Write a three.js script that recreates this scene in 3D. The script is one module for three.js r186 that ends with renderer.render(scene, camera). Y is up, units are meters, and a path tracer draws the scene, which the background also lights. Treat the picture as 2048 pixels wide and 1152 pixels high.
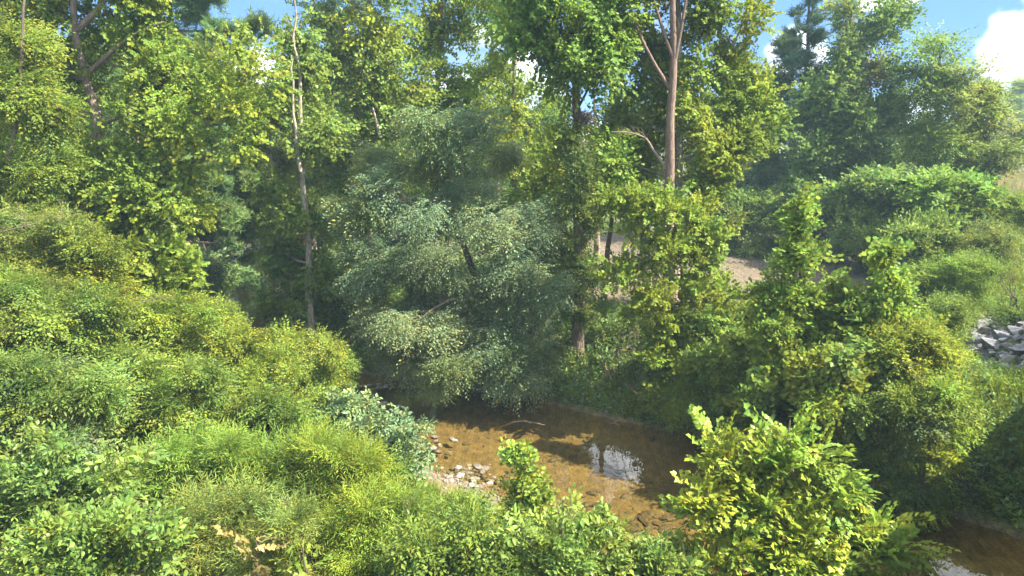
import * as THREE from 'three';
import { mergeGeometries } from 'three/addons/utils/BufferGeometryUtils.js';
import { ConvexGeometry } from 'three/addons/geometries/ConvexGeometry.js';
import { createNoise2D, createNoise3D } from 'simplex-noise';

// ------------------------------------------------------------------ camera, sky, sun, exposure
const V = (x, y, z) => new THREE.Vector3(x, y, z);
function rng(seed) { let s = seed >>> 0; return () => { s = (s + 0x6d2b79f5) | 0; let t = Math.imul(s ^ (s >>> 15), 1 | s); t = (t + Math.imul(t ^ (t >>> 7), 61 | t)) ^ t; return ((t ^ (t >>> 14)) >>> 0) / 4294967296; }; }
const noise2 = createNoise2D(rng(11)), noise3 = createNoise3D(rng(12)), noiseB = createNoise2D(rng(13));
const clamp = (x, a = 0, b = 1) => Math.min(b, Math.max(a, x));
const sstep = (a, b, x) => { const t = clamp((x - a) / (b - a)); return t * t * (3 - 2 * t); };
const lerp = (a, b, t) => a + (b - a) * t;

const scene = new THREE.Scene();
const CAM_Y = 9.2, PITCH = THREE.MathUtils.degToRad(12.8), FOC = 1364;      // eye height above the water, downward tilt, focal length in pixels of the 2048 px photograph
const camera = new THREE.PerspectiveCamera(2 * Math.atan(576 / FOC) * 180 / Math.PI, 16 / 9, 0.05, 4000);
camera.position.set(0, CAM_Y, 0);
camera.rotation.x = -PITCH;
scene.add(camera);
const renderer = new THREE.WebGLRenderer({ antialias: true });
renderer.toneMapping = THREE.LinearToneMapping;
renderer.toneMappingExposure = 6.6;
renderer.shadowMap.enabled = true;

const SUN_AZ = THREE.MathUtils.degToRad(102), SUN_EL = THREE.MathUtils.degToRad(48);   // to the right of the view, a little behind
const SUN = V(Math.sin(SUN_AZ) * Math.cos(SUN_EL), Math.sin(SUN_EL), -Math.cos(SUN_AZ) * Math.cos(SUN_EL));
const sun = new THREE.DirectionalLight(new THREE.Color(1.0, 0.94, 0.8), 4.3);
sun.position.copy(SUN).multiplyScalar(120).add(V(0, 0, -25));
sun.target.position.set(0, 0, -25);
sun.castShadow = true; sun.shadow.radius = 1; sun.shadow.mapSize.set(4096, 4096);
Object.assign(sun.shadow.camera, { left: -80, right: 80, top: 80, bottom: -80, near: 1, far: 320 });
scene.add(sun, sun.target);

function makeSky() {
  const W = 2048, Hh = 1024, data = new Float32Array(W * Hh * 4), r = rng(5);
  const puffs = [];                                                          // cumulus all round the horizon: [azimuth, elevation of base, half width, height] in degrees
  for (let i = 0; i < 40; i++) puffs.push([r() * 290 + 45, 1 + r() * 26, 4 + r() * 9, 2 + r() * 5]);
  puffs.push([36.5, 1.2, 5.5, 6.2], [32, 0.6, 4, 3], [21.3, 4.4, 2.2, 3], [-1, 2, 5, 5], [40, 7.5, 5, 5], [-20, 3, 5, 3], [27.5, 8.4, 1.8, 0.9], [-3.5, 6.5, 4, 2]);
  const near = (a) => Math.abs(((a + 540) % 360) - 180);
  for (let j = 0; j < Hh; j++) {
    const el = ((j + 0.5) / Hh - 0.5) * 180, e = Math.max(el, 0) / 90, rise = Math.pow(1 - e, 4.5);
    const base = [lerp(0.075, 0.17, rise), lerp(0.19, 0.335, rise), lerp(0.46, 0.62, rise)];
    const row = el > -1 ? puffs.filter((p) => el > p[1] - 1.5 && el < p[1] + p[3] * 1.5) : [];
    for (let i = 0; i < W; i++) {
      const ang = ((i + 0.5) / W - 0.5) * 2 * Math.PI;                       // atan2(z, x)
      const az = (ang * 180 / Math.PI + 90 + 540) % 360 - 180;               // 0 straight ahead (-z), positive to the right
      const dx = Math.cos(ang), dz = Math.sin(ang), c = Math.cos(el * Math.PI / 180), y = Math.sin(el * Math.PI / 180);
      const toSun = (dx * c * SUN.x + y * SUN.y + dz * c * SUN.z), glow = Math.pow(Math.max(toSun, 0), 6) * 0.12;
      let dens = 0, lit = 0;
      if (row.length) {
        const n = noise3(dx * 9, el * 0.16, dz * 9) * 0.5 + noise3(dx * 21, el * 0.38, dz * 21) * 0.28 + noise3(dx * 46, el * 0.85, dz * 46) * 0.15 + noise3(dx * 95, el * 1.7, dz * 95) * 0.07;
        for (const p of row) {
          const da = near(az - p[0]) / p[2], de = (el - p[1]) / p[3];
          if (da > 1.7) continue;
          const shape = 1 - da * da - (de < 0.25 ? Math.pow((0.25 - de) / 0.35, 2) : Math.pow((de - 0.25) / 0.75, 2)) + n * 1.1;
          const dd = sstep(-0.08, 0.5, shape);
          if (dd > dens) { dens = dd; lit = clamp(0.12 + de * 0.42 + n * 0.6 + (1 - shape) * 0.12); }
        }
      }
      if (el > 6) {                                                           // broken cloud overhead, out of view, added and kept bright to light the shade
        const k = 1 / (y + 0.16), u = dx * c * k, w = dz * c * k, f = noise3(u * 1.1, w * 1.1, 3) * 0.55 + noise3(u * 2.6, w * 2.6, 8) * 0.28 + noise3(u * 6, w * 6, 5) * 0.14 + noise3(u * 13, w * 13, 2) * 0.07;
        const dd = sstep(-0.12, 0.2, f) * sstep(11, 22, el);
        if (dd > dens) { dens = dd; lit = clamp(0.95 - f * 0.45 + noise3(u * 4, w * 4, 1) * 0.2); }
      }
      const wisp = sstep(0.15, 0.9, noise3(dx * c * 5 + 7, y * 16, dz * c * 5)) * 0.22 * (el > 0 ? 1 : 0);
      const o = (j * W + i) * 4, lw = lit * lit, cl = [lerp(0.34, 3.05, lw), lerp(0.4, 3.2, lw), lerp(0.5, 3.4, lw)];
      for (let k = 0; k < 3; k++) {
        let v = lerp(base[k] + glow, 0.6, wisp);
        v = lerp(v, cl[k], dens * 0.96);
        data[o + k] = v;
      }
      data[o + 3] = 1;
    }
  }
  const t = new THREE.DataTexture(data, W, Hh, THREE.RGBAFormat, THREE.FloatType);
  t.mapping = THREE.EquirectangularReflectionMapping; t.magFilter = THREE.LinearFilter; t.needsUpdate = true;
  return t;
}
scene.background = makeSky();
scene.environment = scene.background;
scene.fog = new THREE.FogExp2(new THREE.Color(0.55, 0.82, 1.0), 0.0006);                 // thin blue summer haze, made denser to lift the shadows
scene.backgroundIntensity = 0.34; scene.environmentIntensity = 0.34;

// ------------------------------------------------------------------ places: a photograph pixel and a distance ahead (metres) give a point
function ray(px, py) {
  const dx = (px - 1024) / FOC, dy = -(py - 576) / FOC, c = Math.cos(PITCH), s = Math.sin(PITCH);
  return V(dx, dy * c - s, -(c + dy * s));
}
const at = (px, py, D) => { const d = ray(px, py); return d.multiplyScalar(D / -d.z).add(camera.position); };
const perPx = (D) => D / FOC;

// ------------------------------------------------------------------ terrain
const creek = [[-21, -64, 2.4], [-18.3, -50, 2.2], [-17.6, -43, 2.1], [-15.4, -37, 2.2], [-13.2, -32, 2.1], [-10.6, -27.6, 2.0], [-7.4, -24.2, 1.75], [-3.9, -21.9, 2.3], [-0.6, -19.9, 2.9], [1.3, -18.6, 3.0], [3.4, -17, 3.3], [6.1, -14.6, 3.6], [9.4, -11.3, 3.7], [14.5, -6, 4], [22, 2, 4], [40, 14, 4]];
const smoothCreek = [];
{
  const c = new THREE.CatmullRomCurve3(creek.map((p) => V(p[0], p[2], p[1])), false, 'centripetal');
  for (let i = 0; i <= 150; i++) smoothCreek.push(c.getPoint(i / 150));
}
function creekAt(x, z) {                                                      // distance past the waterline (negative inside) and the side: +1 right bank
  let best = 1e9, side = 1, w = 3, along = 0;
  for (let i = 0; i < smoothCreek.length - 1; i++) {
    const a = smoothCreek[i], b = smoothCreek[i + 1], ex = b.x - a.x, ez = b.z - a.z, t = clamp(((x - a.x) * ex + (z - a.z) * ez) / (ex * ex + ez * ez));
    const qx = x - a.x - ex * t, qz = z - a.z - ez * t, d = qx * qx + qz * qz;
    if (d < best) { best = d; side = ex * qz - ez * qx < 0 ? 1 : -1; w = lerp(a.y, b.y, t); along = i + t; }
  }
  return { e: Math.sqrt(best) - w, side, w, along, d: Math.sqrt(best) };
}
const ROAD_DIR = [Math.sin(THREE.MathUtils.degToRad(48)), Math.cos(THREE.MathUtils.degToRad(48))], ROAD_AT = [1.0, 0.5];
function roadAt(x, z) {                                                       // along the road and distance to the left of its near edge
  const D = -z, qx = x - ROAD_AT[0], qd = D - ROAD_AT[1];
  return { u: qx * ROAD_DIR[0] + qd * ROAD_DIR[1], p: -(qx * ROAD_DIR[1] - qd * ROAD_DIR[0]) };
}
function height(x, z) {
  const c = creekAt(x, z), D = -z;
  const n = noise2(x * 0.35, z * 0.35) * 0.09 + noise2(x * 0.09 + 5, z * 0.09) * 0.22 + noise2(x * 1.3, z * 1.3) * 0.03;
  if (c.e < 0) {
    const across = clamp(c.d / c.w) * c.side;                                  // -1 left edge .. 1 right edge
    const deep = (1 - Math.pow(clamp(c.d / c.w), 3)) * (0.20 + 0.22 * (across + 1) / 2);
    return -0.03 - deep + n * 0.16;
  }
  let h;
  if (c.side > 0) {
    const soft = sstep(-1.5, -4, x) * sstep(-9, -7.5, x);                       // the low grassy shore across the bend
    const steep = 2.2 * Math.pow(sstep(0, 3.4, c.e), 0.8), low = 0.12 * sstep(0, 0.5, c.e) + 1.6 * sstep(0.5, 7, c.e);
    h = lerp(steep, low, clamp(soft)) + n * sstep(0, 2, c.e);
  } else {
    const bar = sstep(-6, -3.5, x) * sstep(5, 2.5, x);
    h = lerp(0.9 * sstep(0, 4, c.e), 0.18 * sstep(0, 1.2, c.e) + 0.6 * sstep(1.5, 5, c.e), bar) + 1.4 * sstep(6, 45, c.e) + n * sstep(0, 2.5, c.e);
  }
  const rd = roadAt(x, z), k = lerp(0.82, 0.35, sstep(24, 46, rd.u));
  if (c.side > 0 || rd.u > 17) {
    const emb = 7.2 - k * Math.max(rd.p, 0) - 0.75 * Math.max(0, 23.5 - rd.u);
    const top = Math.min(emb, 7.2) + n * 0.5;
    h = Math.max(h, lerp(h, top, sstep(0, 1.6, c.e)));
  }
  const far = Math.hypot(x, D - 10);
  h += 5 * sstep(70, 220, far) + 10 * sstep(220, 900, far);
  return h;
}
const G = (x, z) => height(x, z);

// ------------------------------------------------------------------ textures and materials
function tex(w, h, fill, srgb = true, rx = 1, ry = 1) {
  const d = new Uint8Array(w * h * 4);
  for (let y = 0; y < h; y++) for (let x = 0; x < w; x++) { const c = fill(x / w, y / h), o = (y * w + x) * 4; d[o] = clamp(c[0]) * 255; d[o + 1] = clamp(c[1]) * 255; d[o + 2] = clamp(c[2]) * 255; d[o + 3] = 255; }
  const t = new THREE.DataTexture(d, w, h); t.wrapS = t.wrapT = THREE.RepeatWrapping; t.magFilter = THREE.LinearFilter; t.repeat.set(rx, ry);
  if (srgb) t.colorSpace = THREE.SRGBColorSpace; t.needsUpdate = true; return t;
}
function tile(u, v, f, seed = 0) {                                             // noise that repeats over the unit square
  const a = u * 2 * Math.PI, b = v * 2 * Math.PI, R = f / (2 * Math.PI);
  return 0.5 * noise3(Math.cos(a) * R + seed, Math.sin(a) * R, v * f * 0.0 + Math.cos(b) * R) + 0.5 * noise3(Math.sin(b) * R + seed + 9, Math.cos(a) * R + 3, Math.sin(a) * R);
}
const grain = tex(512, 512, (u, v) => { const n = 0.72 + 0.16 * tile(u, v, 9) + 0.14 * tile(u, v, 31, 4) + 0.16 * tile(u, v, 90, 8); return [n * 1.02, n, n * 0.97]; });
const grainBump = tex(512, 512, (u, v) => { const n = 0.5 + 0.2 * tile(u, v, 12, 2) + 0.25 * tile(u, v, 40, 6) + 0.2 * tile(u, v, 110, 3); return [n, n, n]; }, false);
const barkTex = tex(256, 512, (u, v) => { const n = 0.55 + 0.3 * noise3(Math.cos(u * 6.283) * 5, Math.sin(u * 6.283) * 5, v * 9) + 0.2 * noise3(Math.cos(u * 6.283) * 14, Math.sin(u * 6.283) * 14, v * 30); return [0.47 * n + 0.22, 0.41 * n + 0.19, 0.36 * n + 0.17]; });
const barkBump = tex(256, 512, (u, v) => { const n = 0.5 + 0.35 * noise3(Math.cos(u * 6.283) * 6, Math.sin(u * 6.283) * 6, v * 8) + 0.2 * noise3(Math.cos(u * 6.283) * 16, Math.sin(u * 6.283) * 16, v * 30); return [n, n, n]; }, false);
const paleTex = tex(256, 512, (u, v) => {                                       // sycamore: chalk white with peeling grey, tan and olive plates
  const a = noise3(Math.cos(u * 6.283) * 2.2, Math.sin(u * 6.283) * 2.2, v * 9) + 0.4 * noise3(Math.cos(u * 6.283) * 6, Math.sin(u * 6.283) * 6, v * 24);
  const b = noise3(Math.cos(u * 6.283) * 3 + 8, Math.sin(u * 6.283) * 3, v * 11);
  return a > 0.35 ? [0.56, 0.50, 0.42] : b > 0.45 ? [0.66, 0.64, 0.55] : a < -0.55 ? [0.62, 0.55, 0.47] : [0.80, 0.78, 0.72];
});
const M = {};
const std = (o) => new THREE.MeshStandardMaterial({ roughness: 0.95, ...o });
M.bark = std({ map: barkTex, bumpMap: barkBump, bumpScale: 0.03 });
M.barkBrown = std({ map: barkTex, bumpMap: barkBump, bumpScale: 0.02, color: new THREE.Color(0.72, 0.64, 0.6) });
M.barkDark = std({ map: barkTex, bumpMap: barkBump, bumpScale: 0.03, color: new THREE.Color(0.55, 0.5, 0.46) });
M.barkPale = std({ map: paleTex, bumpMap: barkBump, bumpScale: 0.012, roughness: 0.9, color: new THREE.Color(0.5, 0.48, 0.45) });
M.dead = std({ map: barkTex, bumpMap: barkBump, bumpScale: 0.01, color: new THREE.Color(0.95, 0.92, 0.88) });
const leafMat = (o = {}) => new THREE.MeshPhysicalMaterial({ color: 0xffffff, vertexColors: true, roughness: 1, transmission: 0.5, thickness: 0, side: THREE.DoubleSide, specularIntensity: 0, clearcoat: 0.22, clearcoatRoughness: 0.38, ...o });
M.leaf = leafMat();
M.gloss = leafMat({ clearcoat: 0.35, clearcoatRoughness: 0.4, transmission: 0.42 });
M.needle = leafMat({ clearcoat: 0.05, transmission: 0.25 });
M.grass = leafMat({ clearcoat: 0.08, transmission: 0.4 });

// ------------------------------------------------------------------ mesh collector
class Col {
  constructor() { this.p = []; this.n = []; this.c = []; this.u = []; this.i = []; this.useC = false; }
  tube(pts, radii, sides = 5, uvR = 1) {                                        // tapered tube through points
    const start = this.p.length / 3, m = pts.length, t = V(), a = V(), b = V(), ref = V(0.31, 0.11, 0.94);
    let len = 0;
    for (let k = 0; k < m; k++) {
      t.subVectors(pts[Math.min(k + 1, m - 1)], pts[Math.max(k - 1, 0)]).normalize();
      a.crossVectors(t, ref); if (a.lengthSq() < 1e-4) a.set(1, 0, 0); a.normalize(); b.crossVectors(t, a);
      if (k) len += pts[k].distanceTo(pts[k - 1]);
      for (let s = 0; s <= sides; s++) {
        const w = s / sides * Math.PI * 2, x = Math.cos(w), y = Math.sin(w), r = radii[k];
        const nx = a.x * x + b.x * y, ny = a.y * x + b.y * y, nz = a.z * x + b.z * y;
        this.p.push(pts[k].x + nx * r, pts[k].y + ny * r, pts[k].z + nz * r); this.n.push(nx, ny, nz); this.u.push(s / sides, len * 0.28 * uvR);
      }
    }
    for (let k = 0; k < m - 1; k++) for (let s = 0; s < sides; s++) { const o = start + k * (sides + 1) + s, q = o + sides + 1; this.i.push(o, o + 1, q, o + 1, q + 1, q); }
    return this;
  }
  geo() {
    const g = new THREE.BufferGeometry();
    g.setAttribute('position', new THREE.Float32BufferAttribute(this.p, 3)); g.setAttribute('normal', new THREE.Float32BufferAttribute(this.n, 3));
    if (this.u.length) g.setAttribute('uv', new THREE.Float32BufferAttribute(this.u, 2));
    if (this.c.length) g.setAttribute('color', new THREE.Float32BufferAttribute(this.c, 3));
    g.setIndex(this.i); return g;
  }
}
const used = new Map();
function numbered(n) { const k = used.get(n) ?? 0; used.set(n, k + 1); return k ? n + '_' + String(k).padStart(3, '0') : n; }
function put(o, name, label, category, group, kind) {
  o.name = numbered(name);
  if (kind === 'structure') o.userData = { kind };
  else { o.userData = { label, category }; if (group) o.userData.group = group; if (kind) o.userData.kind = kind; }
  if (kind === 'structure' && label) o.userData.label = label;
  o.traverse((q) => { q.castShadow = true; q.receiveShadow = true; });
  scene.add(o); return o;
}

// ------------------------------------------------------------------ leaves and sprigs (a sprig is a twig with its leaves, lying along +z, blades facing +y)
const OUT = {
  simple: [[0, 0], [-0.5, 0.42], [0, 1], [0.5, 0.42]],
  ovate: [[0, 0], [-0.4, 0.2], [-0.5, 0.48], [-0.3, 0.78], [0, 1], [0.3, 0.78], [0.5, 0.48], [0.4, 0.2]],
  lobed: [[0, 0], [-0.34, -0.03], [-0.6, 0.16], [-0.44, 0.32], [-0.58, 0.66], [-0.24, 0.64], [0, 1], [0.24, 0.64], [0.58, 0.66], [0.44, 0.32], [0.6, 0.16], [0.34, -0.03]],
  plane: [[0, 0], [-0.34, -0.04], [-0.56, 0.12], [-0.47, 0.3], [-0.56, 0.58], [-0.3, 0.62], [0, 1], [0.3, 0.62], [0.56, 0.58], [0.47, 0.3], [0.56, 0.12], [0.34, -0.04]],
  lance: [[0, 0], [-0.5, 0.35], [0, 1], [0.5, 0.35]],
};
function blade(shape, L, W, fold, bend) {                                       // one blade: outline fanned round its midrib
  const o = OUT[shape], P = [];
  const y = (x, z) => fold * Math.abs(x) * W - bend * z * z * L;
  if (o.length === 4) { for (const [x, z] of o) P.push([x * W, y(x, z), z * L]); return { P, T: [[0, 1, 2], [0, 2, 3]] }; }
  P.push([0, y(0, 0.45), 0.45 * L]);
  for (const [x, z] of o) P.push([x * W, y(x, z), z * L]);
  const T = []; for (let k = 1; k <= o.length; k++) T.push([0, k, k % o.length + 1]);
  return { P, T };
}
function bladeGeo(b, tint) {
  const g = new THREE.BufferGeometry();
  g.setAttribute('position', new THREE.Float32BufferAttribute(b.P.flat(), 3)); g.setIndex(b.T.flat()); g.computeVertexNormals();
  const c = []; for (let k = 0; k < b.P.length; k++) c.push(...tint); g.setAttribute('color', new THREE.Float32BufferAttribute(c, 3));
  return g;
}
const m4 = (pos, q, s = 1) => new THREE.Matrix4().compose(pos, q, V(s, s, s));
function basis(dir, up, roll) {
  const z = dir.clone().normalize(), x = V().crossVectors(up, z); if (x.lengthSq() < 1e-5) x.set(1, 0, 0); x.normalize();
  const y = V().crossVectors(z, x), q = new THREE.Quaternion().setFromRotationMatrix(new THREE.Matrix4().makeBasis(x, y, z));
  return q.multiply(new THREE.Quaternion().setFromAxisAngle(V(0, 0, 1), roll));
}
function sprig(o) {
  const r = rng(o.seed ?? 1), leaves = [], geos = [];
  const variants = [0, 1, 2].map((k) => blade(o.shape, o.L, o.W, o.fold ?? 0.25, (o.bend ?? 0.15) * (0.5 + k * 0.5)));
  const stem = new Col(), len = o.len, axes = [];
  const nAxes = o.axes ?? 1;
  for (let a = 0; a < nAxes; a++) {
    const yaw = nAxes > 1 ? (a / (nAxes - 1) - 0.5) * (o.spread ?? 1.6) : 0, pitch = (r() - 0.5) * 0.5, droop = o.droop ?? 0.15;
    const pts = []; for (let k = 0; k <= 3; k++) { const t = k / 3; pts.push(V(Math.sin(yaw) * len * t, (Math.sin(pitch) * t - droop * t * t) * len, Math.cos(yaw) * len * t)); }
    axes.push(pts); stem.tube(pts, [0.006, 0.005, 0.004, 0.002].map((x) => x * (o.stem ?? 1)), 3);
    for (let k = 0; k < o.n; k++) {
      const t = Math.min(1, (k + 0.6 + r() * 0.5) / o.n * 1.02), seg = Math.min(2, Math.floor(t * 3)), f = t * 3 - seg, p = pts[seg].clone().lerp(pts[seg + 1], f);
      const sideA = o.spiral ? k * 2.4 + r() * 0.6 : (k % 2 ? 1 : -1) * (o.ang ?? 0.95) * (0.75 + r() * 0.5) * (t > 0.97 ? 0.1 : 1);
      const axis = pts[seg + 1].clone().sub(pts[seg]).normalize();
      let dir;
      if (o.spiral) { const ex = V().crossVectors(axis, V(0.2, 1, 0.1)).normalize(), ey = V().crossVectors(axis, ex); dir = axis.clone().multiplyScalar(o.forward ?? 0.5).addScaledVector(ex, Math.cos(sideA)).addScaledVector(ey, Math.sin(sideA)); }
      else dir = V(Math.sin(yaw + sideA), -(o.hang ?? 0.15) + (r() - 0.5) * (o.jit ?? 0.6), Math.cos(yaw + sideA));
      dir.normalize();
      const q = basis(dir, V((r() - 0.5) * (o.tilt ?? 0.8), 1, (r() - 0.5) * (o.tilt ?? 0.8)).normalize(), (r() - 0.5) * (o.roll ?? 0.7)), s = (0.7 + 0.5 * r()) * (o.tipSmall ? 1.15 - 0.45 * t : 1);
      const mm = m4(p.addScaledVector(dir, o.petiole ?? 0.01), q, s), hue = r(), tint = hue < (o.yellow ?? 0.03) ? [1.65, 1.25, 0.7] : (() => { const b = 0.78 + r() * 0.44, w = (r() - 0.5) * 0.3; return [b * (1 + w), b, b * (1 - w)]; })();
      leaves.push({ m: mm, v: k % 3, tint });
      geos.push(bladeGeo(variants[k % 3], tint).applyMatrix4(mm));
    }
  }
  const sg = stem.geo(); sg.deleteAttribute('uv'); const sc = []; for (let k = 0; k < stem.p.length / 3; k++) sc.push(...(o.stemTint ?? [1.3, 0.9, 0.9])); sg.setAttribute('color', new THREE.Float32BufferAttribute(sc, 3));
  const fill = { simple: 0.5, ovate: 0.68, lobed: 0.62, plane: 0.7, lance: 0.5 }[o.shape];
  return { geo: mergeGeometries(o.shape === 'simple' || o.shape === 'lance' ? geos : [...geos, sg]), stemGeo: sg, leaves, bladeGeos: variants.map((b) => bladeGeo(b, [1, 1, 1])), area: leaves.length * o.L * o.W * fill * 0.85, len };
}
function needleSprig(o) {
  const r = rng(o.seed), P = [], N = [], C = [], I = [];
  for (let a = 0; a < o.shoots; a++) {
    const yaw = (a / Math.max(1, o.shoots - 1) - 0.5) * 2.2, axis = V(Math.sin(yaw), 0.15 + r() * 0.25, Math.cos(yaw)).normalize(), L = o.len * (0.6 + 0.4 * r());
    for (let k = 0; k < o.n; k++) {
      const t = 0.25 + 0.75 * r(), p = axis.clone().multiplyScalar(L * t), d = V(r() - 0.5, r() - 0.35, r() - 0.5).normalize().multiplyScalar(0.9).addScaledVector(axis, 0.7).normalize(), w = V().crossVectors(d, V(r() - 0.5, r() - 0.5, r() - 0.5)).normalize().multiplyScalar(o.w), q = p.clone().addScaledVector(d, o.L * (0.7 + 0.5 * r()));
      const nn = V().crossVectors(w, d).normalize(), b = P.length / 3, s = 0.75 + r() * 0.5;
      P.push(p.x - w.x, p.y - w.y, p.z - w.z, p.x + w.x, p.y + w.y, p.z + w.z, q.x, q.y, q.z); for (let z = 0; z < 3; z++) { N.push(nn.x, nn.y, nn.z); C.push(s, s, s); }
      I.push(b, b + 1, b + 2);
    }
  }
  const g = new THREE.BufferGeometry(); g.setAttribute('position', new THREE.Float32BufferAttribute(P, 3)); g.setAttribute('normal', new THREE.Float32BufferAttribute(N, 3)); g.setAttribute('color', new THREE.Float32BufferAttribute(C, 3)); g.setIndex(I);
  return { geo: g, area: o.shoots * o.n * o.w * o.L, len: o.len };
}
const S = {
  maple: sprig({ shape: 'lobed', L: 0.1, W: 0.095, n: 12, len: 0.42, seed: 21, petiole: 0.04, fold: 0.2, yellow: 0.02 }),
  poplar: sprig({ shape: 'simple', L: 0.098, W: 0.098, n: 13, len: 0.42, seed: 22, petiole: 0.04, fold: 0.3, hang: 0.4, tilt: 1.9, jit: 1.3, roll: 1.6, yellow: 0.03 }),
  poplarFar: sprig({ shape: 'simple', L: 0.145, W: 0.14, n: 15, len: 0.7, seed: 23, petiole: 0.05, fold: 0.3, hang: 0.35, tilt: 1.9, jit: 1.3, roll: 1.6, yellow: 0.02 }),
  plane: sprig({ shape: 'plane', L: 0.09, W: 0.09, n: 13, len: 0.45, seed: 24, petiole: 0.05, fold: 0.28, bend: 0.2, hang: 0.2, tilt: 1.0, yellow: 0.05, stem: 1.2 }),
  planeMid: sprig({ shape: 'plane', L: 0.115, W: 0.11, n: 12, len: 0.5, seed: 25, petiole: 0.05, fold: 0.3, hang: 0.3, tilt: 1.7, jit: 1.2, roll: 1.4, yellow: 0.02 }),
  small: sprig({ shape: 'simple', L: 0.075, W: 0.036, n: 13, axes: 3, len: 0.42, seed: 26, fold: 0.3, tilt: 0.9, yellow: 0.04 }),
  smallDroop: sprig({ shape: 'simple', L: 0.085, W: 0.042, n: 12, axes: 3, len: 0.5, seed: 27, fold: 0.25, droop: 0.35, hang: 0.35, tilt: 0.9, yellow: 0.01 }),
  pinnate: sprig({ shape: 'simple', L: 0.095, W: 0.034, n: 15, axes: 3, len: 0.45, seed: 28, fold: 0.3, droop: 0.3, hang: 0.25, ang: 1.1, jit: 0.3, tilt: 0.5, yellow: 0.02 }),
  willow: sprig({ shape: 'lance', L: 0.11, W: 0.016, n: 16, axes: 3, len: 0.5, seed: 29, fold: 0.3, ang: 0.7, jit: 0.9, tilt: 1.2, hang: 0, droop: 0.05, spread: 1.1, yellow: 0.03 }),
  broad: sprig({ shape: 'ovate', L: 0.115, W: 0.062, n: 11, len: 0.34, seed: 30, petiole: 0.02, fold: 0.35, bend: 0.28, spiral: true, forward: 0.7, yellow: 0.01, tilt: 0.6, tipSmall: true, stem: 1.3 }),
  ashen: sprig({ shape: 'ovate', L: 0.12, W: 0.066, n: 10, len: 0.4, seed: 31, petiole: 0.02, fold: 0.4, bend: 0.2, spiral: true, forward: 0.6, yellow: 0.0, tilt: 0.7, tipSmall: true }),
  sweet: sprig({ shape: 'lobed', L: 0.09, W: 0.09, n: 14, len: 0.42, seed: 32, petiole: 0.05, fold: 0.2, spiral: true, forward: 0.5, yellow: 0.03, tilt: 0.8 }),
  far: sprig({ shape: 'simple', L: 0.17, W: 0.13, n: 11, axes: 2, len: 0.8, seed: 33, fold: 0.3, tilt: 1.8, hang: 0.3, jit: 1.2, roll: 1.4, yellow: 0.01 }),
  farFine: sprig({ shape: 'simple', L: 0.15, W: 0.075, n: 13, axes: 3, len: 0.8, seed: 34, fold: 0.25, tilt: 1.0, droop: 0.3, yellow: 0.01 }),
  pine: needleSprig({ seed: 35, shoots: 5, n: 34, len: 0.4, L: 0.13, w: 0.006 }),
  pineFar: needleSprig({ seed: 36, shoots: 6, n: 34, len: 0.6, L: 0.2, w: 0.011 }),
  herb: sprig({ shape: 'ovate', L: 0.11, W: 0.06, n: 9, len: 0.45, seed: 37, fold: 0.3, bend: 0.3, spiral: true, forward: 0.4, yellow: 0.04 }),
  weed: sprig({ shape: 'simple', L: 0.08, W: 0.035, n: 14, axes: 3, len: 0.5, seed: 38, fold: 0.3, spiral: true, forward: 0.6, yellow: 0.05, spread: 0.9 }),
};
S.pine.area *= 2; S.pineFar.area *= 2;

// ------------------------------------------------------------------ woody plants: stems, limbs to every lobe, branches to every clump, sprigs round every clump
const CAM = camera.position, LUSH = 1.75;
function curve(a, b, r, sag, n = 4) {                                          // a bent branch from a to b
  const d = a.distanceTo(b), pts = [], j = V((r() - 0.5), (r() - 0.5), (r() - 0.5)).multiplyScalar(d * 0.16);
  for (let k = 0; k <= n; k++) { const t = k / n, w = Math.sin(Math.PI * t); pts.push(a.clone().lerp(b, t).addScaledVector(j, w).add(V(0, -sag * d * w, 0))); }
  return pts;
}
const resample = (pts, n) => { if (pts.length < 3) return pts; return new THREE.CatmullRomCurve3(pts, false, 'centripetal').getPoints(n); };
// openings in the canopy: the creek mirrors the sky there, so no leaf clump stands in the way of those lines
const OPEN = [[1182, 935, 36, 80], [1245, 905, 26, 55], [1960, 1115, 85, 75], [1380, 905, 16, 30]];
function opening(p) {
  if (p.z > -13) return false;
  const x = p.x, y = -p.y - CAM_Y, z = p.z, c = Math.cos(PITCH), s = Math.sin(PITCH), f = -y * s - z * c, px = 1024 + FOC * x / f, py = 576 - FOC * (y * c - z * s) / f;
  return OPEN.some(([cx, cy, rx, ry]) => { const m = 9 + 260 / f, n = 1 + 0.25 * noise2(px * 0.03, py * 0.03); return ((px - cx) / (rx + m)) ** 2 + ((py - cy) / (ry + m)) ** 2 < n; });
}
const MIX = [[0.125, 0.19, 0.04], [0.165, 0.215, 0.04], [0.1, 0.165, 0.055], [0.15, 0.19, 0.06], [0.185, 0.21, 0.04]];
const protos = new Map();
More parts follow.
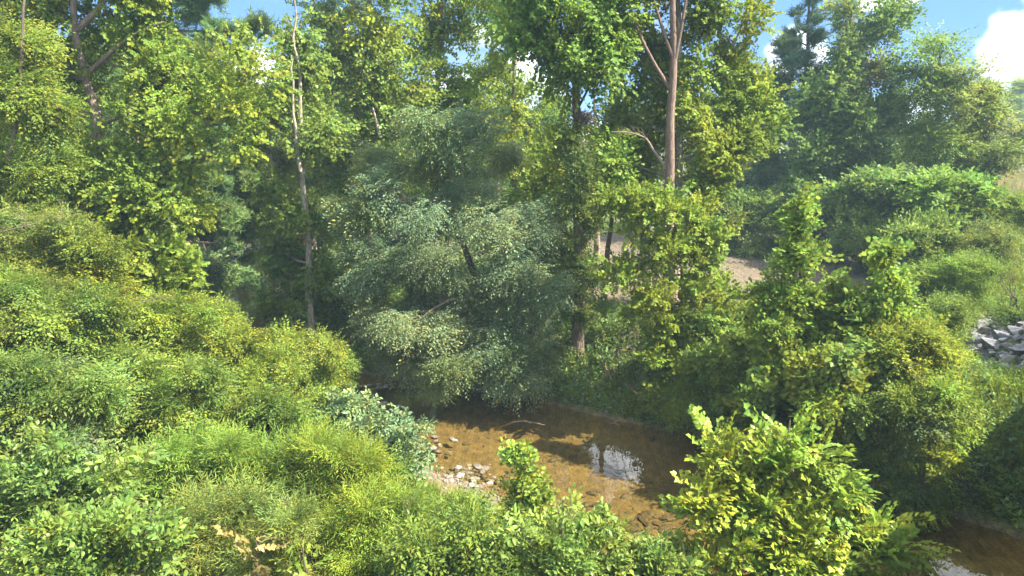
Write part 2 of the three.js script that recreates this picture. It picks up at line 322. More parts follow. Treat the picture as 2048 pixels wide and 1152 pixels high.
function clumpOf(kind, rc, outward, rise, variant) {                            // a leafy clump: ten sprigs round a point, spread towards +z
  const key = [kind, rc, outward, rise, variant].join();
  if (!protos.has(key)) {
    const r = rng(kind.length * 71 + rc * 1000 + variant * 17), sp = S[kind], gs = [], out = V(0, 0, 1);
    for (let k = 0; k < 10; k++) {
      const d = V(r() * 2 - 1, (r() * 2 - 1) * 0.85, r() * 2 - 1); if (d.lengthSq() > 1) d.normalize();
      const dir = d.clone().normalize().multiplyScalar(0.8).addScaledVector(out, outward).add(V(0, rise, 0)).normalize(), p = d.clone().multiplyScalar(rc * 0.8).addScaledVector(dir, -sp.len * 0.4);
      const up = V((r() - 0.5) * 1.7, 1, (r() - 0.5) * 1.7).addScaledVector(out, 0.5).normalize(), g = sp.geo.clone().applyMatrix4(m4(p, basis(dir, up, (r() - 0.5) * 0.9), 0.75 + 0.5 * r())), c = g.attributes.color, t = 0.82 + 0.36 * r(), h = (r() - 0.5) * 0.22;
      for (let i = 0; i < c.count; i++) c.setXYZ(i, c.getX(i) * t * (1 + h), c.getY(i) * t, c.getZ(i) * t * (1 - h));
      gs.push(g);
    }
    protos.set(key, mergeGeometries(gs));
  }
  return protos.get(key);
}
function woody(o) {
  const r = rng(o.seed), base = o.base.clone(); base.y = G(base.x, base.z) - (o.sink ?? 0);
  const root = new THREE.Group(); root.position.copy(base);
  const L = (v) => v.clone().sub(base), sk = [];                                // skeleton samples: [point, radius]
  const bark = M[o.bark ?? 'bark'], part = (geo, name, mat) => { const m = new THREE.Mesh(geo, mat); m.name = name; root.add(m); return m; };
  for (const s of o.stems ?? []) {
    const p = resample(s.pts, Math.max(6, s.pts.length * 4)), n = p.length - 1;
    p.forEach((q, k) => { const t = k / n, wob = s.wob ?? 0.05; if (k && k < n) q.add(V(noise2(t * 5 + o.seed, 1) * wob, 0, noise2(t * 5 + o.seed, 7) * wob)); });
    const flare = s.flare ?? 0.5, rad = p.map((q, k) => { const t = k / n; return lerp(s.r0, s.r1 ?? s.r0 * 0.15, Math.pow(t, 0.9)) * (1 + flare * Math.exp(-t * n * 1.1)); });
    p[0].y -= 0.25;
    part(new Col().tube(p.map(L), rad, s.sides ?? 9).geo(), s.name ?? 'trunk', s.bark ? M[s.bark] : bark);
    p.forEach((q, k) => sk.push([q, rad[k]]));
  }
  for (const s of o.limbs ?? []) {
    const p = resample(s.pts, s.pts.length * 3), n = p.length - 1, rad = p.map((q, k) => lerp(s.r0, s.r1 ?? s.r0 * 0.2, k / n)), c = new Col().tube(p.map(L), rad, 6);
    for (let k = 0; k < (s.twigs ?? 0); k++) {
      const t = 0.35 + 0.65 * r(), q = p[Math.floor(t * n)], d = p[n].clone().sub(p[0]).normalize().multiplyScalar(0.7).add(V(r() - 0.5, r() - 0.3, r() - 0.5).multiplyScalar(1.4)).normalize(), len = (s.twigLen ?? 0.8) * (0.4 + r());
      const e = q.clone().addScaledVector(d, len), tw = curve(q, e, r, -0.05, 3); c.tube(tw.map(L), [0.3, 0.25, 0.17, 0.08].map((x) => x * Math.max(s.r0 * 0.5, 0.025)), 4);
      for (let z = 0; z < 2; z++) { const f = tw[1 + z], e2 = f.clone().add(V(r() - 0.5, r() - 0.3, r() - 0.5).multiplyScalar(len * 0.9)).addScaledVector(d, len * 0.4); c.tube(curve(f, e2, r, -0.05, 2).map(L), [0.006, 0.005, 0.003].map((x) => x * (s.twigR ?? 1)), 3); }
    }
    part(c.geo(), 'limb', s.bark ? M[s.bark] : bark);
    if (!s.bare) p.forEach((q, k) => sk.push([q, rad[k]]));
  }
  const sets = new Map();                                                      // sprig kind -> instances
  for (const lobe of o.lobes) {
    const kind = lobe.kind ?? o.kind, sp = S[kind], rc = lobe.clump ?? o.clump ?? 0.6, R = lobe.r, A = Math.PI * (R.x * R.y + R.y * R.z + R.x * R.z) / 3;
    const nc = Math.max(3, Math.round((o.clumps ?? 1.25) * Math.max(A / (Math.PI * rc * rc), Math.pow((R.x * R.y * R.z) / (rc * rc * rc), 0.85)))), col = new Col();
    const total = LUSH * (lobe.lai ?? o.lai ?? 4) * A / sp.area, per = total / nc;
    let from = null, bd = 1e9;
    for (const s of sk) { if (s[0].y > lobe.c.y + R.y * 0.4) continue; const d = s[0].distanceTo(lobe.c) + Math.max(0, s[0].y - (lobe.c.y - R.y * 0.5)) * 0.8; if (d < bd) { bd = d; from = s; } }
    const local = [];
    if (!from) from = [V(base.x, base.y, base.z), 0.05];
    {
      const pts = curve(from[0], lobe.c, r, 0.06, 6), r0 = Math.min(from[1] * 0.75, (o.limbR ?? 0.035) * Math.sqrt(Math.max(R.x, R.z)) + 0.015 * from[0].distanceTo(lobe.c)), rad = pts.map((p, k) => lerp(r0, r0 * 0.35, k / 6));
      col.tube(pts.map(L), rad, 5); pts.forEach((p, k) => local.push([p, rad[k]]));
    }
    const rq = [0.15, 0.2, 0.25, 0.3, 0.35, 0.45, 0.6, 0.8, 1].reduce((a, b) => (Math.abs(b - rc) < Math.abs(a - rc) ? b : a)), key = o.single ? kind : kind + '|' + (o.clumpKey ?? rq);
    if (!sets.has(key)) sets.set(key, { kind, rq, list: [] });
    const list = sets.get(key).list, base3 = lobe.color ?? o.color;
    for (let c = 0; c < nc; c++) {
      const u = r() * 2 - 1, w = r() * Math.PI * 2, q = Math.sqrt(1 - u * u), rad = r() < 0.14 ? 1 + 0.3 * r() : Math.pow(r(), 0.42) * 0.96;
      let ry = u * rad; if (lobe.flat) ry *= 1;
      const cc = V(Math.cos(w) * q * rad * R.x, ry * R.y, Math.sin(w) * q * rad * R.z), p = lobe.c.clone().add(cc);
      if (!o.closed && opening(p)) continue;
      const gy = G(p.x, p.z); if (p.y < gy + 0.15) p.y = gy + 0.15 + r() * 0.3;
      let nb = null, nd = 1e9; for (const s of local) { const d = s[0].distanceTo(p) + (s[0].y > p.y ? 0.4 * (s[0].y - p.y) : 0); if (d < nd) { nd = d; nb = s; } }
      const cr = Math.min(nb[1] * 0.8, 0.008 + nd * 0.009), cp = curve(nb[0], p, r, o.sag ?? 0.04, 3); col.tube(cp.map(L), [cr, cr * 0.75, cr * 0.5, cr * 0.3], 4);
      const ct = 0.86 + r() * 0.28, cy = (r() - 0.5) * (o.hue ?? 0.2), out = cc.clone().divide(R).normalize(), k = rc * (0.7 + r() * 0.6), nS = Math.max(1, Math.round(per * (0.6 + 0.8 * r())));
      if (!o.single) {                                                            // whole clumps, turned outward
        const share = per / 10 * (0.6 + 0.8 * r()), many = Math.max(1, Math.floor(share + r()));
        for (let z = 0; z < many; z++) {
          const q0 = z ? p.clone().add(V(r() - 0.5, r() - 0.5, r() - 0.5).multiplyScalar(k * 1.3)) : p.clone(), yaw = Math.atan2(out.x, out.z) + (r() - 0.5) * 1.8, q = new THREE.Quaternion().setFromAxisAngle(V(0, 1, 0), yaw).multiply(new THREE.Quaternion().setFromEuler(new THREE.Euler(-out.y * 0.35 + (r() - 0.5) * 0.4, 0, (r() - 0.5) * 0.5)));
          if (q0.y < gy + k * 0.5) q0.y = gy + k * 0.5;
          const t = ct * (0.86 + 0.28 * r()), w = r() * r() * 0.55, alt = MIX[Math.floor(r() * MIX.length)], b3 = base3.map((v, i) => lerp(v, alt[i], w));
          list.push({ m: m4(L(q0), q, clamp(k / rq, 0.65, 1.35) * (o.size ?? 1) * (lobe.size ?? 1)), c: [b3[0] * t * (1 + cy), b3[1] * t, b3[2] * t * (1 - cy)] });
        }
        continue;
      }
      for (let z = 0; z < nS; z++) {
        const d = V(r() * 2 - 1, (r() * 2 - 1) * 0.8, r() * 2 - 1); if (d.lengthSq() > 1) d.normalize();
        const sp0 = p.clone().addScaledVector(d, k), dir = d.clone().normalize().multiplyScalar(0.8).addScaledVector(out, o.outward ?? 0.55).add(V(0, o.rise ?? 0.1, 0)).normalize();
        if (sp0.y < gy + 0.05) sp0.y = gy + 0.05 + r() * 0.2;
        sp0.addScaledVector(dir, -sp.len * 0.4);
        const up = V((r() - 0.5) * 0.9, 1, (r() - 0.5) * 0.9).addScaledVector(out, 0.35).normalize(), sc = (o.size ?? 1) * (lobe.size ?? 1) * (0.75 + 0.5 * r()), t = ct * (0.82 + 0.36 * r()), hy = cy + (r() - 0.5) * 0.22;
        list.push({ m: m4(L(sp0), basis(dir, up, (r() - 0.5) * 0.9), sc), c: [base3[0] * t * (1 + hy), base3[1] * t, base3[2] * t * (1 - hy)], d: sp0.distanceTo(CAM) - V().subVectors(CAM, lobe.c).normalize().dot(sp0.clone().sub(lobe.c)) });
      }
    }
    if (col.p.length) part(col.geo(), o.branchName ?? 'branch', bark);
  }
  for (const { kind, rq, list } of sets.values()) {
    const sp = S[kind], mat = M[o.leafMat ?? 'leaf']; let single = 0;
    if (o.single) {                                                              // the leaves that show largest are meshes of their own
      list.sort((a, b) => a.d - b.d); single = Math.min(list.length, Math.ceil(o.single / sp.leaves.length));
      const mats = new Map();
      let made = 0;
      for (let k = 0; k < single; k++) for (const lf of sp.leaves) {
        if (made++ >= o.single) break;
        const key = Math.floor(r() * 8); if (!mats.has(key)) { const c = list[key % list.length].c; const mm = mat.clone(); mm.vertexColors = true; mm.color = new THREE.Color(c[0] * lf.tint[0], c[1] * lf.tint[1], c[2] * lf.tint[2]); mats.set(key, mm); }
        const me = new THREE.Mesh(sp.bladeGeos[lf.v], mats.get(key)); me.name = 'leaf'; me.matrixAutoUpdate = false; me.matrix.multiplyMatrices(list[k].m, lf.m); me.matrix.decompose(me.position, me.quaternion, me.scale); me.matrixAutoUpdate = true; root.add(me);
      }
    }
    const im = new THREE.InstancedMesh(o.single ? sp.geo : clumpOf(kind, rq, o.outward ?? 0.55, o.rise ?? 0.1, o.seed % 3), mat, list.length - single), cc = new THREE.Color();
    for (let k = single; k < list.length; k++) { im.setMatrixAt(k - single, list[k].m); im.setColorAt(k - single, cc.setRGB(...list[k].c)); }
    im.name = o.crownName ?? 'crown'; im.userData = { kind: 'stuff' }; root.add(im);
    woody.count += list.length - single;
  }
  return put(root, o.name, o.label, o.category ?? 'tree', o.group);
}
woody.count = 0;
// a crown lobe from its place in the photograph: centre pixel, half sizes in pixels, distance
const lobe = (px, py, rx, ry, D, ex = {}) => { const s = perPx(D) * 1.02; return { c: at(px, py, D), r: V(rx * s, ry * s, (ex.rz ?? (rx + ry) / 2) * s), ...ex }; };
const path = (D, ...pp) => pp.map(([x, y, d]) => at(x, y, d ?? D));
const foot = (px, D) => { const p = at(px, 700, D); return V(p.x, G(p.x, p.z), p.z); };
// colours (linear): leaf greens
const GREEN = { lime: [0.182, 0.24, 0.03], yellow: [0.195, 0.232, 0.03], mid: [0.14, 0.2, 0.036], deep: [0.112, 0.172, 0.045], teal: [0.112, 0.178, 0.072], olive: [0.16, 0.198, 0.044], grey: [0.142, 0.2, 0.082], fresh: [0.155, 0.232, 0.034], pine: [0.12, 0.19, 0.06], rust: [0.28, 0.17, 0.035] };  // what a leaf scatters in all, about half of it to each side; teal has blue shade painted in

// ------------------------------------------------------------------ ground: one sheet to the horizon, fine near the creek
{
  const spread = (t, near, far, k) => { const s = t * 2 - 1; return Math.sign(s) * (near * Math.abs(s) + (far - near) * Math.pow(Math.abs(s), k)); };
  const nx = 330, nz = 330, P = [], C = [], U = [], I = [];
  for (let j = 0; j <= nz; j++) for (let i = 0; i <= nx; i++) {
    const x = spread(i / nx, 30, 1800, 9), z = -22 + spread(j / nz, 30, 1800, 9), c = creekAt(x, z), h = height(x, z);
    P.push(x, h, z); U.push(x / 3, z / 3);
    const rd = roadAt(x, z), n = noise2(x * 0.5, z * 0.5), n2 = noiseB(x * 0.12, z * 0.12), n3 = noiseB(x * 2.1, z * 2.1);
    let col = [0.085, 0.07, 0.042];                                            // forest soil and litter
    const grass = [0.09, 0.12, 0.03], field = [0.1, 0.074, 0.047], straw = [0.13, 0.09, 0.048], sand = [0.145, 0.108, 0.045], mud = [0.06, 0.047, 0.024];
    const mix = (b, t) => { for (let k = 0; k < 3; k++) col[k] = lerp(col[k], b[k], clamp(t)); };
    if (c.side > 0) mix(grass, 0.5 + n * 0.4);
    if (c.side > 0 && c.e > 5.2 && x > -1 && z > -46 && h < 3.2) { mix(field, sstep(5.0, 6.4, c.e + n * 0.6) * sstep(2.9, 2.4, h) * sstep(10, 11.5, rd.p + n)); mix(straw, sstep(0.15, 0.5, n2 + n * 0.3) * sstep(5.5, 6.5, c.e) * 0.8 * sstep(10, 11.5, rd.p + n)); }
    if (rd.p < 16 && h > 2.7) mix(grass, 0.9);
    if (c.e < 0.35) { mix(sand, sstep(0.5, -0.1, c.e)); mix(mud, clamp(0.1 + 0.35 * n2 + 0.3 * n3) * sstep(0.3, -0.3, c.e)); }
    if (c.side < 0 && c.e < 2.4 && x > -4.5 && x < 4) mix(sand, 0.65 * sstep(2.4, 0.6, c.e));
    C.push(...col.map((v) => v * (1 + n3 * 0.08)));
  }
  for (let j = 0; j < nz; j++) for (let i = 0; i < nx; i++) { const a = j * (nx + 1) + i, b = a + nx + 1; I.push(a, a + 1, b, a + 1, b + 1, b); }
  // rows run towards the camera: keep faces upward
  const g = new THREE.BufferGeometry(); g.setAttribute('position', new THREE.Float32BufferAttribute(P, 3)); g.setAttribute('color', new THREE.Float32BufferAttribute(C, 3)); g.setAttribute('uv', new THREE.Float32BufferAttribute(U, 2)); g.setIndex(I.map((v, k) => I[k - (k % 3) + [0, 2, 1][k % 3]])); g.computeVertexNormals();
  const m = new THREE.Mesh(g, std({ vertexColors: true, map: grain, bumpMap: grainBump, bumpScale: 0.03, color: new THREE.Color(1.35, 1.35, 1.35) }));
  put(m, 'ground', 'creek bed, banks and harvested field', null, null, 'structure');
}
// ------------------------------------------------------------------ water: a clear sheet over the sandy bed
{
  const ripple = tex(512, 512, (u, v) => { const n = 0.5 + 0.26 * tile(u, v, 7, 3) + 0.14 * tile(u, v, 19, 1); return [n, n, n]; }, false);
  const P = [], U = [], I = [], m = smoothCreek.length;
  for (let k = 0; k < m; k++) {
    const a = smoothCreek[Math.max(0, k - 1)], b = smoothCreek[Math.min(m - 1, k + 1)], t = V(b.x - a.x, 0, b.z - a.z).normalize(), p = smoothCreek[k], w = p.y + 0.45;
    for (let s = -4; s <= 4; s++) { const x = p.x - t.z * w * s / 4, z = p.z + t.x * w * s / 4; P.push(x, 0, z); U.push(x / 5, z / 5); }
  }
  for (let k = 0; k < m - 1; k++) for (let s = 0; s < 8; s++) { const o = k * 9 + s, q = o + 9; I.push(o, o + 1, q, o + 1, q + 1, q); }
  const g = new THREE.BufferGeometry(); g.setAttribute('position', new THREE.Float32BufferAttribute(P, 3)); g.setAttribute('uv', new THREE.Float32BufferAttribute(U, 2)); g.setIndex(I); g.computeVertexNormals();
  if (g.attributes.normal.getY(40) < 0) { g.setIndex(I.map((v, k) => I[k - (k % 3) + [0, 2, 1][k % 3]])); g.computeVertexNormals(); }
  put(new THREE.Mesh(g, new THREE.MeshPhysicalMaterial({ color: new THREE.Color(0.8, 0.74, 0.54), transmission: 1, thickness: 0, roughness: 0.02, ior: 1.33, bumpMap: ripple, bumpScale: 0.004 })), 'water', 'shallow clear creek water over brown sand', null, null, 'structure');
}

// ------------------------------------------------------------------ trees along the creek
const K = 22.8;
woody({ name: 'broadleaf_tree', label: 'tall bright green broadleaf tree with thick forked dark trunk on left bank', seed: 101, base: foot(186, K), kind: 'poplar', color: GREEN.lime, bark: 'bark', lai: 3.3, clump: 0.75, clumps: 0.9,
  stems: [{ pts: [foot(186, K), ...path(K, [182, 500], [190, 330], [196, 240], [176, 170], [158, 100], [150, 20], [150, -120], [160, -260])], r0: 0.25, r1: 0.04 }],
  limbs: [
    { pts: path(K, [196, 236], [168, 230], [150, 246], [140, 212], [134, 160], [138, 120]), r0: 0.09, r1: 0.04 },
    { pts: path(K, [190, 350, 24], [290, 335, 23], [365, 325, 22.4], [424, 308, 22], [440, 250, 22], [470, 185, 22], [496, 140, 22]), r0: 0.09, r1: 0.025, twigs: 9, twigLen: 1 },
    { pts: path(K, [172, 150], [240, 90], [290, 58], [330, 44]), r0: 0.085, r1: 0.03 },
    { pts: path(K, [170, 160], [110, 130], [70, 100], [20, 64], [-10, 20]), r0: 0.11, r1: 0.05 },
    { pts: path(K, [154, 60], [190, 25], [215, -10], [240, -80]), r0: 0.12, r1: 0.05 },
    { pts: path(K, [188, 430], [250, 420], [290, 412], [330, 425]), r0: 0.09, r1: 0.03, twigs: 4, bark: 'dead' },
  ],
  lobes: [lobe(60, 30, 100, 70, 24), lobe(230, 20, 110, 70, 23.5), lobe(250, 135, 100, 55, 23), lobe(95, 190, 75, 60, 23.5), lobe(60, 280, 80, 70, 24.5), lobe(285, 215, 110, 55, 22.8), lobe(250, 290, 100, 60, 23), lobe(120, 350, 80, 60, 23.4), lobe(300, 385, 85, 45, 22), lobe(440, 130, 75, 40, 22.6), lobe(510, 150, 45, 45, 22.4), lobe(480, 215, 60, 45, 22), lobe(385, 215, 60, 45, 22.6), lobe(150, 440, 70, 55, 23), lobe(330, 290, 40, 35, 22.2), lobe(120, -120, 150, 90, 24.5), lobe(270, -110, 110, 80, 24), lobe(190, -260, 120, 90, 25), lobe(450, 290, 35, 25, 21.8), lobe(335, 345, 55, 40, 21.6), lobe(255, 400, 70, 45, 21.6), lobe(330, 420, 50, 35, 21.4)] });

woody({ name: 'vine_thicket', label: 'bright green vine thicket heaped below the forked broadleaf tree', category: 'shrub', seed: 102, base: foot(280, 21), kind: 'maple', color: GREEN.lime, lai: 4.2, clump: 0.45, crownName: 'foliage', bark: 'barkBrown',
  stems: [{ pts: [foot(260, 21), ...path(21, [265, 560], [270, 480])], r0: 0.06, r1: 0.02, name: 'stem' }, { pts: [foot(300, 21), ...path(21, [310, 600], [320, 540])], r0: 0.05, r1: 0.02, name: 'stem' }],
  lobes: [lobe(250, 470, 70, 50, 21.2), lobe(290, 530, 85, 60, 20.6), lobe(340, 580, 50, 45, 20.6), lobe(230, 560, 60, 50, 20.8), lobe(300, 640, 90, 50, 20.4), lobe(345, 510, 45, 40, 20.8), lobe(375, 600, 40, 40, 20.6), lobe(200, 500, 50, 45, 20.8)] });

woody({ name: 'slender_tree', label: 'thin olive tree with pale stems at the far left of the bank', seed: 103, base: foot(40, 20), kind: 'small', color: [0.165, 0.225, 0.035], bark: 'bark', lai: 2.9, clump: 0.5, size: 1.2,
  stems: [{ pts: [foot(20, 20), ...path(20, [14, 450], [18, 330], [40, 200], [46, 60], [50, -60])], r0: 0.09, r1: 0.025 }, { pts: [foot(30, 20), ...path(20, [26, 420], [50, 270], [66, 190])], r0: 0.06, r1: 0.02 }],
  lobes: [lobe(20, 170, 70, 60, 20), lobe(60, 260, 65, 60, 20), lobe(10, 330, 70, 60, 20), lobe(90, 350, 55, 45, 20), lobe(30, 430, 80, 45, 20), lobe(20, 80, 60, 50, 20.5)] });

// slender pale sycamore on the bend
woody({ name: 'sycamore_tree', label: 'slender white-trunked sycamore standing on the low shore at the creek bend', seed: 104, base: foot(630, 26.6), kind: 'poplar', color: GREEN.mid, bark: 'barkPale', lai: 2.3, clump: 0.5,
  stems: [{ pts: [foot(632, 26.6), ...path(26.6, [622, 600], [613, 450], [606, 300], [600, 190], [592, 90], [588, -20])], r0: 0.165, r1: 0.025, wob: 0.1 }, { pts: [...path(26, [600, 330], [590, 250], [586, 180]), at(582, 110, 26)], r0: 0.07, r1: 0.03, flare: 0, name: 'limb' }],
  lobes: [lobe(612, 420, 26, 24, 26.2, { lai: 1.6 }), lobe(630, 560, 26, 24, 26.2, { lai: 1.6 }), lobe(600, 280, 26, 26, 26.3, { lai: 1.6 }), lobe(590, 70, 34, 40, 27.3), lobe(600, 150, 50, 50, 27.3), lobe(560, 230, 40, 50, 27.3), lobe(640, 260, 45, 50, 27.3), lobe(575, 400, 55, 50, 27.3), lobe(650, 430, 45, 45, 27.3), lobe(560, 500, 55, 45, 27.3), lobe(640, 530, 50, 40, 27.3), lobe(570, 590, 60, 40, 27.3), lobe(640, 620, 45, 35, 27.3)] });

// the drooping dark tree in the middle
woody({ name: 'drooping_tree', label: 'wide grey-green tree drooping over the creek from the far bank', seed: 105, closed: true, base: at(985, 752, 24.4), kind: 'smallDroop', color: [0.185, 0.25, 0.13], bark: 'barkDark', lai: 3.0, clump: 0.6, rise: -0.15, sag: -0.05, clumps: 1.0,
  stems: [{ pts: [at(990, 760, 24.6), ...path(24.4, [992, 660], [965, 590], [930, 500], [885, 410], [860, 320], [850, 250])], r0: 0.2, r1: 0.03 }, { pts: [at(1010, 760, 24.6), ...path(24, [1035, 640], [1040, 560], [1010, 480])], r0: 0.13, r1: 0.03 }],
  limbs: [{ pts: path(23.6, [925, 490], [850, 430, 23], [770, 390, 22.8], [690, 370, 22.6]), r0: 0.03, r1: 0.01, twigs: 6, bark: 'dead' }, { pts: path(23.6, [965, 590], [900, 600, 22.5], [840, 640, 22], [800, 720, 22]), r0: 0.05, r1: 0.012, twigs: 8, bark: 'dead' }, { pts: path(23.6, [1035, 600], [1060, 640, 22.5], [1080, 700, 22.2]), r0: 0.05, r1: 0.012, twigs: 5, bark: 'dead' }],
  lobes: [lobe(890, 250, 85, 45, 24, { color: [0.185, 0.245, 0.1] }), lobe(800, 330, 95, 50, 23.8, { color: [0.185, 0.245, 0.1] }), lobe(950, 330, 90, 55, 24), lobe(720, 400, 70, 50, 23.4, { color: [0.185, 0.245, 0.1] }), lobe(860, 420, 100, 55, 23.4), lobe(990, 430, 80, 60, 23.8), lobe(780, 490, 75, 55, 23.2), lobe(900, 520, 90, 60, 23), lobe(1020, 540, 75, 60, 23.2), lobe(810, 600, 80, 55, 22.8), lobe(920, 630, 80, 55, 22.6), lobe(1040, 640, 70, 55, 22.8), lobe(830, 700, 85, 55, 22.4), lobe(890, 745, 60, 38, 21.8, { color: GREEN.grey }), lobe(1070, 710, 70, 45, 22.4, { color: GREEN.grey }), lobe(960, 700, 60, 40, 22.6), lobe(800, 640, 50, 50, 22), lobe(700, 470, 50, 45, 23.2), lobe(745, 560, 60, 50, 23), lobe(1080, 480, 50, 50, 23.6), lobe(1095, 600, 42, 50, 23.2), lobe(1010, 742, 60, 34, 22.2), lobe(760, 650, 50, 45, 22.6)] });

// vine-covered tall tree
woody({ name: 'vine_covered_tree', label: 'tall tree with ivy-wrapped trunk and bare flared base on right bank', seed: 106, closed: true, base: at(1160, 752, 23.6), kind: 'poplar', color: GREEN.fresh, bark: 'barkDark', lai: 2.6, clump: 0.7,
  stems: [{ pts: [at(1160, 762, 23.6), ...path(23.6, [1158, 690], [1158, 600], [1156, 400], [1154, 230], [1150, 110], [1142, -40], [1140, -200])], r0: 0.26, r1: 0.07, sides: 10 }],
  limbs: [{ pts: path(23.6, [1152, 170], [1120, 110], [1080, 60], [1050, 20]), r0: 0.09, r1: 0.03 }, { pts: path(23.6, [1154, 220], [1180, 170], [1200, 120]), r0: 0.05, r1: 0.02 }],
  lobes: [...[270, 330, 390, 450, 510, 570, 625].map((y, k) => lobe(1158 + (k % 2 ? 6 : -6), y, 26, 36, 23.5, { kind: 'smallDroop', color: GREEN.deep, lai: 4, clump: 0.3, rz: 26 })),
    lobe(1120, 60, 80, 60, 23.6), lobe(1190, 40, 60, 60, 23.6), lobe(1200, 120, 50, 45, 23.4), lobe(1090, 130, 60, 50, 24), lobe(1040, 40, 60, 60, 24), lobe(1140, 150, 50, 40, 23), lobe(1120, -90, 110, 70, 24), lobe(1210, -70, 70, 70, 24), lobe(1150, -220, 110, 80, 24), lobe(1110, 330, 40, 60, 24.5, { color: GREEN.lime }), lobe(1090, 430, 40, 50, 24.6, { color: GREEN.lime }), lobe(1215, 330, 40, 50, 24.5)] });

// dead-limbed brown trunk
woody({ name: 'bare_trunk_tree', label: 'tall straight brown trunk with bare upswept limbs on right bank', seed: 107, base: foot(1345, 23.2), kind: 'planeMid', color: GREEN.lime, bark: 'barkBrown', lai: 2.2, clump: 0.6,
  stems: [{ pts: [foot(1346, 23.2), ...path(23.2, [1342, 560], [1338, 390], [1342, 220], [1346, 110], [1346, 0], [1352, -160], [1350, -300])], r0: 0.22, r1: 0.04, sides: 12 }],
  limbs: [{ pts: path(23.2, [1338, 176], [1302, 115], [1276, 60], [1258, 5], [1250, -80]), r0: 0.075, r1: 0.03, twigs: 3 }, { pts: path(23.2, [1344, 112], [1326, 60], [1308, 0], [1298, -70]), r0: 0.07, r1: 0.03, twigs: 2 }, { pts: path(23.2, [1346, 140], [1360, 70], [1372, 0], [1384, -90]), r0: 0.08, r1: 0.03, twigs: 2 }, { pts: path(23.2, [1334, 340], [1304, 296], [1292, 278], [1262, 266], [1222, 264]), r0: 0.06, r1: 0.015, twigs: 6, twigLen: 0.4, bark: 'dead', bare: true }, { pts: path(23.2, [1338, 160], [1328, 150], [1322, 145]), r0: 0.03, r1: 0.01, bare: true }],
  lobes: [lobe(1330, -110, 70, 50, 23.6), lobe(1390, -150, 60, 50, 23.2), lobe(1350, -260, 80, 60, 23.2), lobe(1262, -80, 50, 45, 23.2)] });

// broad white sycamore behind it
woody({ name: 'sycamore_tree', label: 'broad yellow-green sycamore with white trunk behind the bare brown trunk', seed: 108, base: foot(1354, 25.8), kind: 'planeMid', color: GREEN.lime, bark: 'barkPale', lai: 3.0, clump: 0.6,
  stems: [{ pts: [foot(1350, 25.8), ...path(25.8, [1352, 500], [1356, 360], [1359, 200], [1357, 60], [1352, -100], [1350, -260])], r0: 0.2, r1: 0.05, sides: 12 }],
  limbs: [{ pts: path(25.8, [1358, 250], [1405, 190, 26.2], [1450, 120, 26.2], [1494, 30, 26.2], [1510, -30, 26.2]), r0: 0.08, r1: 0.025 }, { pts: path(25.8, [1356, 330], [1420, 290], [1490, 240], [1560, 185]), r0: 0.07, r1: 0.02 }, { pts: path(25.8, [1356, 360], [1400, 340], [1470, 310]), r0: 0.06, r1: 0.02 }, { pts: path(25.8, [1358, 210], [1310, 160, 26.2], [1270, 110, 26.6], [1230, 60, 26.8]), r0: 0.07, r1: 0.02 }],
  lobes: [lobe(1420, 40, 65, 60, 26.2), lobe(1475, 70, 35, 55, 26.2), lobe(1430, 150, 75, 55, 26.0), lobe(1490, 190, 60, 45, 25.8), lobe(1545, 180, 30, 30, 25.8), lobe(1420, 240, 80, 50, 25.2), lobe(1490, 270, 65, 45, 25.2), lobe(1440, 330, 75, 40, 25.0), lobe(1395, 380, 55, 30, 24.8), lobe(1270, 60, 60, 60, 26.8), lobe(1260, 160, 65, 55, 26.8), lobe(1280, 240, 65, 50, 26.6), lobe(1240, 320, 60, 50, 26.4), lobe(1310, 320, 45, 40, 26.4), lobe(1330, 90, 50, 60, 27.0), lobe(1400, -80, 110, 60, 26.2), lobe(1290, -70, 80, 60, 26.8), lobe(1350, -210, 110, 80, 26.2), lobe(1240, 400, 50, 45, 26.6)] });

// young yellow-green sycamore
woody({ name: 'sycamore_sapling', label: 'young yellow-green sycamore in front of the bare brown trunk', seed: 109, base: foot(1345, 21.5), kind: 'planeMid', color: GREEN.lime, bark: 'barkPale', lai: 3.6, clump: 0.42, hue: 0.2,
  stems: [{ pts: [foot(1345, 21.5), ...path(21.5, [1343, 600], [1338, 500], [1335, 400])], r0: 0.09, r1: 0.02 }],
  limbs: [{ pts: path(21.5, [1340, 530], [1310, 490], [1280, 450], [1250, 420]), r0: 0.035, r1: 0.01 }, { pts: path(21.5, [1342, 540], [1385, 500], [1430, 465], [1480, 455]), r0: 0.035, r1: 0.01 }],
  lobes: [lobe(1250, 410, 50, 32, 21.5), lobe(1320, 415, 60, 35, 21.5), lobe(1380, 430, 40, 35, 21.7), lobe(1290, 465, 50, 30, 21.3), lobe(1410, 480, 50, 35, 21.3), lobe(1455, 475, 28, 20, 21.3), lobe(1350, 500, 60, 35, 21.1), lobe(1260, 555, 45, 30, 21.1), lobe(1410, 535, 50, 32, 21.1), lobe(1340, 580, 70, 38, 20.9), lobe(1440, 585, 30, 25, 21.2), lobe(1300, 640, 55, 35, 20.8)] });

// leaning thin trunk in the gap to the field
woody({ name: 'leaning_tree', label: 'thin dark leaning tree in the gap before the bare field', seed: 110, base: at(1203, 650, 27), kind: 'poplar', color: GREEN.lime, bark: 'barkDark', lai: 2.4, clump: 0.6,
  stems: [{ pts: [at(1204, 650, 27), ...path(27, [1210, 570], [1216, 500], [1226, 430], [1232, 330], [1228, 240])], r0: 0.15, r1: 0.04, flare: 0.2 }],
  lobes: [lobe(1226, 400, 45, 35, 27), lobe(1200, 330, 55, 45, 27.5), lobe(1250, 260, 55, 55, 28)] });

